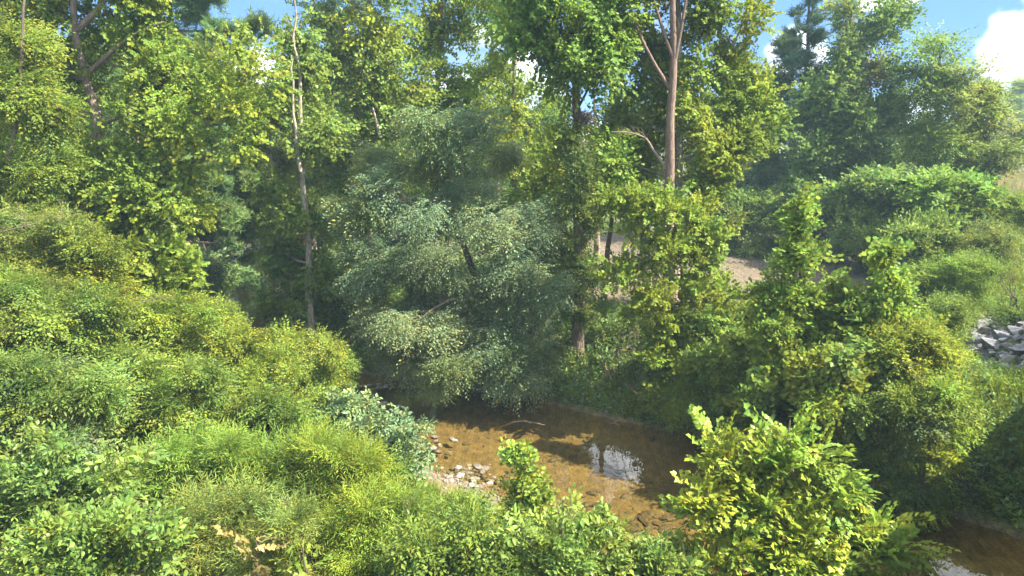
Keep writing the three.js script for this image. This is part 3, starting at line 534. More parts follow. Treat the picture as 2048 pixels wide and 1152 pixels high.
// conical saplings on the right bank
woody({ name: 'sweetgum_sapling', label: 'tall pointed green sapling on right bank before the field', seed: 111, base: foot(1600, 18.2), kind: 'sweet', color: GREEN.fresh, bark: 'barkDark', lai: 4.6, clump: 0.28,
  stems: [{ pts: [foot(1600, 18.2), ...path(18.2, [1600, 650], [1600, 520], [1602, 420])], r0: 0.07, r1: 0.012 }],
  lobes: [lobe(1602, 416, 8, 16, 18.2, { clump: 0.15 }), lobe(1600, 445, 18, 20, 18.2, { clump: 0.2 }), lobe(1598, 478, 28, 24, 18.2), lobe(1570, 520, 30, 20, 18), lobe(1624, 518, 28, 20, 18), lobe(1580, 570, 60, 30, 18), lobe(1650, 565, 35, 22, 17.9), lobe(1545, 580, 30, 24, 18), lobe(1610, 615, 65, 35, 17.9), lobe(1560, 650, 60, 35, 17.8), lobe(1630, 680, 60, 40, 17.8), lobe(1560, 720, 60, 40, 17.7)] });
woody({ name: 'sweetgum_sapling', label: 'shorter pointed green sapling beside the grassy slope', seed: 112, base: foot(1778, 17.4), kind: 'sweet', color: GREEN.fresh, bark: 'barkDark', lai: 4.6, clump: 0.28,
  stems: [{ pts: [foot(1778, 17.4), ...path(17.4, [1778, 660], [1778, 560], [1778, 500])], r0: 0.06, r1: 0.012 }],
  lobes: [lobe(1778, 494, 8, 15, 17.4, { clump: 0.15 }), lobe(1778, 522, 18, 18, 17.4, { clump: 0.2 }), lobe(1776, 552, 28, 22, 17.4), lobe(1798, 572, 26, 20, 17.3), lobe(1760, 600, 55, 30, 17.2), lobe(1815, 610, 35, 26, 17.3), lobe(1740, 650, 65, 35, 17.2), lobe(1800, 660, 50, 32, 17.2), lobe(1720, 700, 60, 38, 17.1), lobe(1780, 710, 50, 36, 17.1)] });

// foreground sycamore with large leaves
woody({ name: 'sycamore_sapling', label: 'bushy large-leaved sycamore sapling beside the water in the foreground', seed: 113, base: foot(1590, 11.6), kind: 'plane', color: GREEN.lime, bark: 'barkPale', lai: 3.4, clump: 0.34, single: 300, hue: 0.35, leafMat: 'gloss',
  stems: [{ pts: [foot(1590, 11.6), ...path(11.8, [1590, 1080], [1585, 950], [1580, 840])], r0: 0.07, r1: 0.012 }, { pts: [foot(1610, 11.5), ...path(11.6, [1660, 1100], [1700, 1010], [1720, 960])], r0: 0.05, r1: 0.012 }, { pts: [foot(1570, 11.5), ...path(11.6, [1500, 1080], [1450, 1000], [1440, 920])], r0: 0.05, r1: 0.012 }],
  lobes: [lobe(1575, 878, 38, 34, 12), lobe(1505, 908, 46, 32, 12), lobe(1630, 915, 46, 32, 12), lobe(1430, 900, 35, 30, 12), lobe(1560, 940, 75, 45, 11.8), lobe(1440, 960, 60, 45, 11.8), lobe(1650, 970, 50, 45, 11.8), lobe(1400, 1020, 50, 40, 11.6), lobe(1540, 1020, 80, 45, 11.5), lobe(1690, 1040, 60, 35, 11.5), lobe(1780, 1040, 55, 35, 11.5), lobe(1600, 1090, 90, 45, 11.2), lobe(1460, 1090, 70, 45, 11.2), lobe(1740, 1100, 70, 45, 11.2), lobe(1810, 1090, 40, 35, 11.3), lobe(1560, 1150, 100, 45, 10.9), lobe(1430, 1160, 60, 45, 10.9), lobe(1700, 1160, 80, 45, 10.9)] });

// ------------------------------------------------------------------ shrubs: a mound given by its place, made of smaller mounds on several stems
function shrub(name, label, px, py, rx, ry, D, kind, color, ex = {}) {
  const r = rng(ex.seed ?? Math.round(px * 7 + py * 13)), base = foot(px, D), lobes = [], n = ex.n ?? 6, s = perPx(D);
  for (let k = 0; k < n; k++) {
    const a = k / n * 6.283 + r() * 0.8, q = k === 0 ? 0 : 0.62, f = 0.42 + r() * 0.2;
    lobes.push(lobe(px + Math.cos(a) * q * rx, py + Math.sin(a) * q * ry * (k === 0 ? 0 : 1), rx * f, Math.max(ry * f, 18), D + Math.sin(a) * q * ry * s * 0.9 * -1 + (r() - 0.5) * rx * s * 0.5, { ...(ex.colors ? { color: ex.colors[k % ex.colors.length] } : {}) }));
  }
  for (let k = 0; k < 9; k++) { const a = Math.PI * (1.05 + 0.9 * r()), q = 0.95 + 0.22 * r(), f = 0.09 + 0.07 * r(); lobes.push(lobe(px + Math.cos(a) * q * rx, py + Math.sin(a) * q * ry, Math.max(rx * f, 8), Math.max(ry * f * 1.5, 10), D + (r() - 0.5) * rx * s, { clump: Math.min(ex.clump ?? 0.34, 0.25) })); }   // leaders that stand out of the mound
  const sticks = ex.sticks ?? (r() < 0.55 ? 2 : 0), limbs = [...(ex.limbs ?? [])];
  for (let k = 0; k < sticks; k++) { const x0 = px + (r() - 0.5) * rx, dx = (r() - 0.5) * rx * 0.7; limbs.push({ pts: [at(x0, py + ry * 0.2, D), at(x0 + dx * 0.5, py - ry * 0.5, D), at(x0 + dx, py - ry * (0.85 + 0.35 * r()), D)], r0: 0.014, r1: 0.004, twigs: 4, twigLen: 0.35, bark: 'dead', bare: true }); }
  const c0 = at(px, py, D), skirt = (c0.y - base.y - ry * s * 0.6);
  if (skirt > 0.5) for (let k = 0; k < 3; k++) { const a = k / 3 * 6.283 + r(); lobes.push({ c: V(c0.x + Math.cos(a) * rx * s * 0.45, base.y + skirt * (0.35 + 0.3 * r()), c0.z + Math.sin(a) * rx * s * 0.35), r: V(rx * s * 0.55, skirt * 0.45, rx * s * 0.5), lai: (ex.lai ?? 3.4) * 0.6 }); }
  const stems = [];
  for (let k = 0; k < (ex.stems ?? 4); k++) { const e = lobes[k % n].c, b = V(base.x + (r() - 0.5) * 0.4, 0, base.z + (r() - 0.5) * 0.4); b.y = G(b.x, b.z); stems.push({ pts: [b, b.clone().lerp(e, 0.5).add(V((r() - 0.5) * 0.3, 0.2, (r() - 0.5) * 0.3)), e], r0: ex.stemR ?? 0.035, r1: 0.01, name: 'stem', sides: 6, flare: 0.1 }); }
  return woody({ name, label, category: ex.category ?? 'shrub', group: ex.group, seed: ex.seed ?? Math.round(px * 3 + py), base, kind, color, stems, lobes, lai: ex.lai ?? 3.0, clump: ex.clump ?? 0.34, crownName: 'foliage', bark: ex.bark ?? 'barkBrown', branchName: 'branch', limbs, ...(ex.more ?? {}) });
}
// ---- left bank, from the back to the front
shrub('olive_shrub', 'olive shrub with bare grey twigs at the far left below the thin tree', 50, 500, 120, 60, 18.5, 'small', GREEN.olive, { n: 7, limbs: [{ pts: path(17.6, [-20, 470], [60, 450], [130, 440]), r0: 0.02, twigs: 8, twigLen: 0.5, bark: 'dead', bare: true }, { pts: path(17.4, [-20, 590], [30, 588], [90, 575]), r0: 0.02, twigs: 8, twigLen: 0.5, bark: 'dead', bare: true }] });
shrub('leafy_shrub', 'rounded yellow-olive shrub left of the vine thicket', 150, 560, 100, 70, 18, 'small', GREEN.yellow, { n: 7 });
shrub('leafy_shrub', 'fine-leaved shrub under the vine thicket, a pale dead stick across it', 330, 680, 130, 65, 18.2, 'small', GREEN.lime, { n: 8, colors: [GREEN.lime, GREEN.mid, GREEN.yellow], limbs: [{ pts: path(17.2, [190, 610], [240, 618], [300, 600], [330, 590]), r0: 0.022, twigs: 6, twigLen: 0.4, bark: 'dead', bare: true }] });
shrub('leafy_shrub', 'green shrub at the water bend, nearest the upstream reach', 395, 665, 60, 45, 20.5, 'small', GREEN.lime, {});
shrub('leafy_shrub', 'dense mixed green shrub along the left edge of the thicket', 60, 650, 140, 80, 15.8, 'small', GREEN.mid, { n: 8, colors: [GREEN.olive, GREEN.mid, GREEN.fresh] });
shrub('golden_shrub', 'golden-tipped shrub reaching out over the creek from left bank', 590, 745, 105, 60, 19.8, 'small', GREEN.yellow, { n: 9, colors: [GREEN.yellow, [0.215, 0.235, 0.025], GREEN.lime], more: { outward: 0.8 } });
shrub('golden_shrub', 'yellow-green shrub between the golden-tipped shrub and the leafy thicket', 480, 760, 110, 75, 18, 'small', GREEN.yellow, { n: 8, colors: [GREEN.lime, GREEN.yellow] });
shrub('pinnate_shrub', 'shrub of long feathered leaves in the middle of the left thicket', 270, 790, 150, 75, 15.6, 'pinnate', GREEN.mid, { n: 9, colors: [GREEN.mid, GREEN.fresh] });
shrub('pinnate_shrub', 'pale feathered shrub at the far left above the broad-leaved bush', 80, 810, 140, 80, 13.6, 'pinnate', GREEN.mid, { n: 9, colors: [GREEN.mid, GREEN.grey, GREEN.olive] });
shrub('leafy_shrub', 'fine-leaved green shrub behind the willows', 440, 860, 140, 65, 15, 'small', GREEN.mid, { n: 8, colors: [GREEN.mid, GREEN.olive, GREEN.lime] });
shrub('leafy_shrub', 'yellowish fine-leaved shrub between the golden shrub and the willows', 600, 860, 90, 60, 16.4, 'small', GREEN.lime, { n: 7 });
shrub('milkweed_shrub', 'grey-green broad-leaved shrub overhanging the gravel bar', 770, 915, 95, 65, 15.2, 'ashen', GREEN.grey, { n: 8, lai: 2.8, clump: 0.3, more: { leafMat: 'gloss', single: 120 } });
shrub('milkweed_shrub', 'narrow grey-green shrub rising above the willow tops', 700, 860, 50, 45, 16, 'ashen', GREEN.grey, { n: 5, lai: 2.6, clump: 0.25, more: { leafMat: 'gloss' } });
shrub('willow_shrub', 'feathery light green willow behind the broad-leaved bush', 420, 970, 120, 75, 12.6, 'willow', GREEN.fresh, { n: 8, clump: 0.3, more: { rise: 0.4, leafMat: 'grass' } });
shrub('willow_shrub', 'feathery bright green willow below the grey-green shrub', 650, 980, 110, 80, 12.8, 'willow', GREEN.lime, { n: 8, clump: 0.3, more: { rise: 0.45, leafMat: 'grass' } });
shrub('willow_shrub', 'low feathery willow at the bottom edge between two yellowed saplings', 480, 1090, 130, 75, 10.8, 'willow', GREEN.olive, { n: 8, clump: 0.28, more: { rise: 0.4, leafMat: 'grass' } });
shrub('willow_shrub', 'feathery willow beside the gravel bar shrubs', 762, 1078, 92, 72, 11.6, 'willow', GREEN.lime, { n: 8, clump: 0.28, more: { rise: 0.45, leafMat: 'grass' } });
shrub('broadleaf_bush', 'dense bush of big oval leaves at the lower left', 140, 990, 150, 95, 10.6, 'broad', [0.12, 0.182, 0.038], { n: 10, lai: 2.8, clump: 0.3, more: { leafMat: 'gloss', single: 160 } });
shrub('broadleaf_bush', 'second bush of big oval leaves along the bottom left edge', 180, 1120, 170, 70, 9.4, 'broad', [0.125, 0.19, 0.036], { n: 10, lai: 2.8, clump: 0.28, more: { leafMat: 'gloss', single: 160 } });
shrub('tangled_shrub', 'dark tangled fine-leaved shrub left of the bright small sapling', 890, 1080, 80, 52, 12, 'small', GREEN.mid, { n: 7, clump: 0.28, colors: [GREEN.mid, GREEN.mid] });
shrub('tangled_shrub', 'low tangled shrub at the bottom edge below the small sapling', 920, 1130, 110, 60, 10.4, 'small', GREEN.mid, { n: 7, clump: 0.26 });
woody({ name: 'maple_sapling', label: 'small bright green pointed sapling standing by the gravel bar', category: 'sapling', seed: 131, base: foot(1050, 13), kind: 'sweet', color: GREEN.fresh, bark: 'barkDark', lai: 3.2, clump: 0.2, leafMat: 'gloss', size: 0.8,
  stems: [{ pts: [foot(1050, 13), ...path(13, [1050, 1060], [1046, 960], [1040, 895])], r0: 0.045, r1: 0.01 }],
  lobes: [lobe(1038, 893, 8, 14, 13, { clump: 0.15 }), lobe(1042, 920, 16, 18, 13, { clump: 0.15 }), lobe(1046, 950, 26, 20, 13), lobe(1066, 980, 28, 20, 12.9), lobe(1026, 985, 26, 20, 12.9), lobe(1092, 1004, 26, 20, 12.9), lobe(1050, 1020, 46, 26, 12.7), lobe(1098, 1045, 36, 26, 12.6), lobe(1014, 1045, 36, 28, 12.6), lobe(1060, 1080, 64, 32, 12.4)] });
shrub('broadleaf_bush', 'glossy dark broad-leaved bush at the bottom edge beside the sunlit shallows', 1130, 1095, 100, 65, 10.6, 'broad', GREEN.mid, { n: 9, lai: 2.8, clump: 0.28, more: { leafMat: 'gloss', single: 200 } });
shrub('leafy_shrub', 'dark leafy shrub between the glossy bush and the large-leaved sapling', 1310, 1150, 70, 38, 10.8, 'ashen', GREEN.mid, { n: 5, clump: 0.25, lai: 2.6, more: { leafMat: 'gloss' } });
for (const [px, py, D, lab, col] of [[512, 1118, 9.8, 'little sapling with faded tan and yellow leaves among the willows', [0.22, 0.19, 0.07]], [606, 1095, 10.2, 'little sapling with large yellow-green leaves among the willows', [0.16, 0.19, 0.025]]])
  woody({ name: 'sycamore_seedling', label: lab, category: 'sapling', seed: 140 + px, base: foot(px, D), kind: 'plane', color: col, bark: 'barkBrown', lai: 1.1, clump: 0.14, leafMat: 'gloss', single: 60,
    stems: [{ pts: [foot(px, D), at(px, py, D), at(px, py - 40, D)], r0: 0.02, r1: 0.006, name: 'stem' }], lobes: [lobe(px, py - 30, 20, 22, D), lobe(px - 5, py + 10, 26, 24, D), lobe(px + 8, py + 45, 26, 24, D)] });

// ---- right bank
shrub('bank_shrub', 'green shrub at the foot of the ivy-wrapped tree', 1235, 700, 60, 50, 22.4, 'poplar', GREEN.mid, { n: 6 });
shrub('bank_shrub', 'leafy shrub below the young yellow-green sycamore', 1390, 690, 80, 55, 21, 'poplar', GREEN.mid, { n: 7, colors: [GREEN.mid, GREEN.lime] });
shrub('bank_shrub', 'bright drooping shrub hanging low over the dark waterline', 1310, 770, 75, 45, 20.6, 'planeMid', GREEN.lime, { n: 7, clump: 0.3, colors: [GREEN.lime, GREEN.mid] });
shrub('bank_shrub', 'yellowish shrub between the young sycamore and the bare field', 1480, 660, 65, 38, 22, 'small', GREEN.lime, { n: 6 });
shrub('bank_shrub', 'dense green shrub overhanging the bank behind the large-leaved sapling', 1490, 760, 100, 65, 19, 'sweet', GREEN.mid, { n: 8 });
shrub('bank_shrub', 'dark low shrub trailing into the water', 1420, 810, 90, 36, 19.2, 'smallDroop', GREEN.mid, { n: 7, clump: 0.28 });
shrub('bank_shrub', 'low shrub under the tall pointed sapling', 1570, 830, 90, 45, 17.4, 'sweet', GREEN.mid, { n: 7 });
shrub('red_tinged_shrub', 'small shrub with orange and red leaf tips on right bank', 1655, 770, 48, 52, 16, 'sweet', GREEN.yellow, { n: 7, clump: 0.22, colors: [GREEN.lime, GREEN.yellow, GREEN.fresh, GREEN.yellow, GREEN.rust, GREEN.lime, GREEN.fresh] });
shrub('bank_shrub', 'dark green shrub between the two pointed saplings', 1690, 650, 45, 45, 17.6, 'sweet', GREEN.mid, { n: 6 });
shrub('bank_shrub', 'dark shrub under the shorter pointed sapling', 1730, 770, 85, 60, 16.2, 'poplar', GREEN.mid, { n: 7 });
shrub('bank_shrub', 'yellow-green shrub beside the grey riprap rocks', 1828, 716, 66, 54, 16.4, 'small', GREEN.yellow, { n: 8, colors: [GREEN.yellow, GREEN.lime, [0.2, 0.235, 0.025]] });
shrub('bank_shrub', 'leafy shrub on the bank slope above the water', 1790, 840, 80, 45, 15.6, 'small', GREEN.mid, { n: 7, colors: [GREEN.mid, GREEN.olive] });
shrub('bank_shrub', 'pale-leaved shrub on the bank slope under the riprap', 1870, 830, 65, 45, 15.2, 'small', GREEN.lime, { n: 6, colors: [GREEN.lime, GREEN.grey] });
shrub('bank_shrub', 'round shrub low on the bank by the water', 1760, 930, 70, 30, 15.8, 'weed', GREEN.mid, { n: 6, clump: 0.28 });

// ---- far side of the creek, understory
shrub('shade_shrub', 'dark shrub behind the slender white sycamore', 700, 600, 60, 80, 29, 'smallDroop', GREEN.mid, { n: 7, clump: 0.5 });
shrub('shade_shrub', 'green shrub on the shore left of the slender white sycamore', 572, 640, 34, 40, 28.4, 'poplar', GREEN.mid, { n: 6, clump: 0.4 });
shrub('shade_shrub', 'small dark shrub right of the slender white sycamore', 700, 690, 40, 30, 28, 'smallDroop', GREEN.mid, { n: 5, clump: 0.35 });
shrub('shade_shrub', 'dark leafy shrub behind the young yellow-green sycamore, towards the field', 1285, 500, 60, 50, 28, 'poplarFar', GREEN.mid, { n: 7, clump: 0.6 });
shrub('shade_shrub', 'green shrub at the field edge right of the white sycamore trunk', 1395, 560, 40, 40, 27, 'poplar', GREEN.mid, { n: 6, clump: 0.4 });
shrub('shade_shrub', 'yellow-green shrub behind the drooping tree', 1090, 590, 50, 60, 27.5, 'poplar', GREEN.mid, { n: 6, clump: 0.5 });
shrub('shade_shrub', 'leafy shrub closing the field gap left of the ivy-wrapped trunk', 1120, 540, 50, 45, 29, 'poplarFar', GREEN.mid, { n: 6, clump: 0.5 });
shrub('shade_shrub', 'shrub between the drooping tree and the ivy-wrapped trunk', 1110, 680, 35, 40, 25.6, 'smallDroop', GREEN.mid, { n: 5, clump: 0.3 });

// ---- pines behind the bend
const PINE = { kind: 'pineFar', color: GREEN.pine, bark: 'barkBrown', lai: 3.2, clump: 0.5, leafMat: 'needle', rise: 0.35, sag: 0.02, limbR: 0.03 };
const plate = (px, py, rx, ry, D, ex = {}) => lobe(px, py, rx, ry * 1.25, D, { rz: rx * 0.8, ...ex });
woody({ ...PINE, name: 'white_pine', label: 'tall white pine with layered plumes behind the forked broadleaf tree', seed: 150, base: foot(352, 36), lai: 4,
  stems: [{ pts: [foot(352, 36), ...path(36, [350, 500], [346, 250], [342, 60], [340, -120])], r0: 0.3, r1: 0.05 }],
  lobes: [plate(400, 20, 55, 16, 36), plate(465, 52, 60, 15, 36), plate(520, 58, 30, 12, 36), plate(420, 92, 70, 18, 35.6), plate(370, 125, 55, 18, 35.4), plate(410, 160, 60, 18, 35.4), plate(300, 60, 60, 20, 37), plate(330, 0, 60, 20, 36), plate(380, -50, 80, 24, 36), plate(330, -110, 60, 26, 36), plate(400, 350, 60, 28, 34.6, { color: [0.13, 0.21, 0.06] }), plate(455, 375, 60, 26, 34), plate(430, 430, 55, 22, 34), plate(380, 270, 60, 24, 35), plate(480, 410, 40, 22, 33.6), plate(330, 190, 60, 22, 36)] });
woody({ ...PINE, name: 'white_pine', label: 'young pine leaning its soft boughs over the upstream reach', seed: 151, base: foot(404, 32), color: [0.13, 0.2, 0.065], lai: 5,
  stems: [{ pts: [foot(404, 32), ...path(32, [402, 560], [400, 480], [398, 420], [400, 330])], r0: 0.12, r1: 0.03 }],
  lobes: [plate(430, 500, 45, 20, 31.5), plate(445, 545, 50, 22, 31), plate(478, 578, 38, 18, 31), plate(420, 560, 40, 22, 30.6), plate(400, 470, 40, 20, 32), plate(390, 520, 40, 24, 31), plate(440, 385, 55, 20, 31), plate(475, 425, 45, 18, 30.6), plate(400, 350, 45, 20, 31.4), plate(420, 430, 50, 20, 31)] });
shrub('grey_shrub', 'grey-green shrub at the foot of the young pine', 395, 560, 35, 35, 29, 'farFine', GREEN.grey, { n: 5, clump: 0.35, lai: 2.4 });

// ---- dead branch reaching over the upstream reach
{
  const r = rng(77), c = new Col(), D = 27, tw = (a, b, r0) => { const p = resample(path(D, a, [(a[0] + b[0]) / 2, (a[1] + b[1]) / 2 + 6], b), 6); c.tube(p, p.map((q, k) => lerp(r0, r0 * 0.3, k / 6)), 5); return p; };
  const main = tw([330, 470], [405, 484], 0.045), end = [];
  for (const [a, b, q] of [[[405, 484], [452, 474], 0.025], [[405, 484], [424, 515], 0.03], [[424, 515], [448, 538], 0.02], [[380, 480], [400, 505], 0.02], [[424, 515], [430, 545], 0.012], [[430, 480], [440, 500], 0.012], [[438, 478], [468, 462], 0.014], [[415, 482], [436, 496], 0.014], [[436, 526], [456, 540], 0.012], [[428, 480], [446, 490], 0.01], [[345, 500], [392, 512], 0.02]]) end.push(...tw(a, b, q));
  for (let k = 0; k < 26; k++) { const p = end[Math.floor(r() * end.length)], q = p.clone().add(V((r() - 0.2) * 0.5, (r() - 0.5) * 0.5, (r() - 0.5) * 0.5)); c.tube([p, p.clone().lerp(q, 0.5).add(V(0, 0.03, 0)), q], [0.008, 0.006, 0.003], 3); }
  const b = at(330, 470, D), root = new THREE.Group(); root.position.copy(b); const g = c.geo(); g.translate(-b.x, -b.y, -b.z);
  const m = new THREE.Mesh(g, M.dead); m.name = 'bough'; root.add(m);
  // the leaning dead stem that carries it
  const st = new Col(), fp = foot(268, 27); st.tube([fp.clone().add(V(0, -0.3, 0)), at(290, 560, 27), at(310, 500, 27), at(332, 470, 27)].map((q) => q.sub(b)), [0.1, 0.085, 0.07, 0.05], 7); const sm = new THREE.Mesh(st.geo(), M.dead); sm.name = 'stem'; root.add(sm);
  put(root, 'dead_branch', 'bleached dead branch with bare twigs reaching toward the upstream water', 'branch');
}

// ---- wall of trees beyond the field, right
const WALL = 'trees behind the bare field';
woody({ name: 'loblolly_pine', label: 'dark blue-green pine at the left end of the trees behind the field', seed: 160, base: foot(1600, 44), kind: 'pineFar', color: [0.07, 0.13, 0.075], bark: 'barkDark', lai: 2.4, clump: 0.6, leafMat: 'needle', rise: 0.3,
  stems: [{ pts: [foot(1610, 44), ...path(44, [1612, 300], [1616, 100], [1620, -10])], r0: 0.25, r1: 0.05 }],
  lobes: [plate(1625, 20, 40, 24, 44), plate(1580, 70, 38, 22, 44), plate(1640, 80, 42, 24, 44), plate(1570, 115, 34, 22, 43.6), plate(1615, 130, 50, 26, 43.6), plate(1590, 180, 45, 26, 43.6), plate(1640, 190, 40, 24, 43.6)] });
woody({ name: 'broadleaf_tree', label: 'ragged tall tree with vine curtains and orange upper leaves behind the field', seed: 161, base: foot(1720, 42), kind: 'far', color: GREEN.mid, bark: 'bark', lai: 2.3, clump: 0.85,
  stems: [{ pts: [foot(1715, 42), ...path(42, [1712, 350], [1706, 200], [1700, 90], [1704, 20])], r0: 0.28, r1: 0.05 }],
  limbs: [{ pts: path(42, [1704, 130], [1740, 80], [1780, 40], [1800, 25]), r0: 0.07, r1: 0.02 }, { pts: path(42, [1702, 90], [1690, 30], [1686, -15]), r0: 0.05, r1: 0.015, twigs: 4 }],
  lobes: [lobe(1700, 40, 50, 34, 42, { color: GREEN.olive }), lobe(1765, 40, 34, 24, 42), lobe(1795, 28, 16, 12, 42), lobe(1680, 90, 45, 36, 42, { color: GREEN.olive }), lobe(1745, 85, 40, 30, 42), lobe(1745, 128, 38, 24, 41.6, { color: GREEN.rust, lai: 2.6 }), lobe(1670, 160, 50, 40, 41.6), lobe(1755, 170, 50, 36, 41.4), lobe(1700, 220, 70, 44, 41.4), lobe(1640, 240, 50, 50, 42), lobe(1770, 240, 50, 44, 41), lobe(1690, 300, 70, 48, 41), lobe(1620, 320, 55, 50, 41.6), lobe(1760, 320, 60, 44, 41), lobe(1660, 380, 60, 40, 40.6)] });
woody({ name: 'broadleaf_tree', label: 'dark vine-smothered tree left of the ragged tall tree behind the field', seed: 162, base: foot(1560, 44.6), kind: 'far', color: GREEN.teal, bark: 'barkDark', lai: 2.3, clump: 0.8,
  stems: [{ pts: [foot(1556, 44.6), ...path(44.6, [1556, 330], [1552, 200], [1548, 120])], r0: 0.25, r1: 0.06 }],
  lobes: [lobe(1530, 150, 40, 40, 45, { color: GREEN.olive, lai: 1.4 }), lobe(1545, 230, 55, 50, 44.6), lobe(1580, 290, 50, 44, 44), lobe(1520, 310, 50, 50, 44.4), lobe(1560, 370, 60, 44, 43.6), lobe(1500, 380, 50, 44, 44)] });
woody({ name: 'broadleaf_tree', label: 'feathery-leaved tree with an open top spray behind the field', seed: 163, base: foot(1900, 40), kind: 'farFine', color: GREEN.fresh, bark: 'bark', lai: 2.4, clump: 0.8,
  stems: [{ pts: [foot(1880, 40), ...path(40, [1878, 350], [1876, 220], [1880, 120], [1884, 80])], r0: 0.22, r1: 0.03 }],
  lobes: [lobe(1878, 90, 34, 22, 40), lobe(1835, 130, 40, 28, 40), lobe(1890, 150, 44, 34, 40), lobe(1860, 200, 55, 40, 40, { color: GREEN.mid }), lobe(1925, 215, 50, 38, 39.6), lobe(1850, 270, 55, 40, 39.6), lobe(1910, 290, 60, 40, 39), lobe(1870, 340, 60, 36, 38.6)] });
woody({ name: 'broadleaf_tree', label: 'round olive tree at the right end of the trees behind the field', seed: 164, base: foot(1985, 39), kind: 'farFine', color: GREEN.olive, bark: 'bark', lai: 2.6, clump: 0.7,
  stems: [{ pts: [foot(1980, 39), ...path(39, [1978, 320], [1974, 220], [1970, 170])], r0: 0.2, r1: 0.04 }],
  lobes: [lobe(1945, 165, 40, 26, 39), lobe(1985, 200, 34, 26, 39), lobe(1955, 240, 45, 34, 38.6), lobe(1995, 265, 38, 34, 38.6), lobe(1965, 305, 50, 34, 38.2), lobe(2010, 330, 28, 24, 38.4), lobe(1930, 330, 40, 30, 38.4)] });
for (const [px, py, rx, ry, D, kind, col, lab] of [
  [1450, 450, 55, 60, 41, 'far', GREEN.mid, 'dark shrub at the left end of the field edge'],
  [1520, 460, 50, 55, 40, 'farFine', GREEN.mid, 'dark feathery shrub behind the tall pointed sapling, left side'],
  [1590, 440, 55, 60, 40, 'far', GREEN.mid, 'dark shrub straight behind the tall pointed sapling'],
  [1660, 450, 55, 55, 38.5, 'farFine', GREEN.mid, 'dark feathery shrub right of the tall pointed sapling'],
  [1745, 420, 75, 60, 36, 'far', GREEN.mid, 'round green shrub behind the shorter pointed sapling'],
  [1840, 415, 70, 55, 34.5, 'far', GREEN.mid, 'full round shrub at the foot of the feathery-leaved tree'],
  [1905, 412, 62, 44, 32, 'far', GREEN.fresh, 'bright rounded shrub at the top of the grassy slope'],
  [1850, 490, 52, 30, 30, 'farFine', GREEN.mid, 'lower shrub halfway down the grassy slope'],
  [1862, 570, 42, 26, 25, 'small', GREEN.fresh, 'bright shrub on the grass between the shorter sapling and the slope'],
  [1890, 640, 40, 20, 21, 'weed', GREEN.mid, 'low leafy shrub just above the riprap rocks'],
  [2012, 430, 42, 34, 31, 'small', GREEN.lime, 'yellow-green shrub in the grass at the top of the slope'],
  [1945, 545, 34, 18, 24, 'weed', GREEN.fresh, 'leafy weed clump in the grass above the riprap rocks'],
  [2020, 560, 36, 18, 22, 'weed', GREEN.mid, 'second leafy weed clump in the grass, closer to the road'],
  [1985, 490, 36, 20, 28, 'weed', GREEN.olive, 'olive weed clump halfway up the grassy slope'],
  [1800, 490, 60, 30, 34, 'farFine', GREEN.mid, 'low feathery shrub at the foot of the grassy slope'],
]) shrub('field_edge_shrub', lab, px, py, rx, ry, D, kind, col, { n: 7, clump: 0.55, lai: 2.8, group: 'shrubs along the field edge', bark: 'barkDark' });

// ---- tall trees right behind the creek (each traced), then the wood behind them (copies)
woody({ name: 'tall_poplar', label: 'tall leafy tree right of the slender white sycamore, behind the drooping tree', seed: 170, base: foot(740, 33), kind: 'poplarFar', color: GREEN.mid, bark: 'bark', lai: 2.5, clump: 0.85,
  stems: [{ pts: [foot(740, 33), ...path(33, [742, 450], [752, 280], [745, 120], [735, -60], [730, -200])], r0: 0.26, r1: 0.05 }],
  limbs: [{ pts: path(31, [760, 275], [752, 240], [745, 215]), r0: 0.08, r1: 0.04, bark: 'barkPale', bare: true }],
  lobes: [lobe(680, 60, 55, 50, 33), lobe(750, 40, 70, 55, 33, { color: GREEN.lime }), lobe(690, 140, 60, 50, 32.6), lobe(770, 130, 60, 55, 32.4, { color: GREEN.lime }), lobe(720, 220, 70, 50, 32.4), lobe(690, 300, 50, 45, 33), lobe(790, 220, 45, 45, 32.6), lobe(650, -20, 50, 50, 33.5), lobe(740, -70, 90, 60, 33), lobe(720, -180, 90, 60, 33), lobe(690, 400, 60, 60, 33.5), lobe(770, 390, 50, 50, 33.5)] });
woody({ name: 'tall_poplar', label: 'tall tree with airy crown above the drooping tree', seed: 171, base: foot(870, 36), kind: 'poplarFar', color: GREEN.fresh, bark: 'bark', lai: 2.3, clump: 0.85,
  stems: [{ pts: [foot(870, 36), ...path(36, [868, 400], [872, 230], [880, 80], [884, -80])], r0: 0.25, r1: 0.05 }],
  lobes: [lobe(850, 40, 60, 45, 36, { color: GREEN.lime }), lobe(930, 70, 45, 45, 36), lobe(860, 130, 60, 45, 35.6), lobe(940, 160, 50, 40, 35.6), lobe(880, 210, 65, 45, 35.4), lobe(960, 240, 55, 50, 35, { color: GREEN.lime }), lobe(880, -60, 90, 50, 36), lobe(900, 320, 70, 60, 35.5)] });
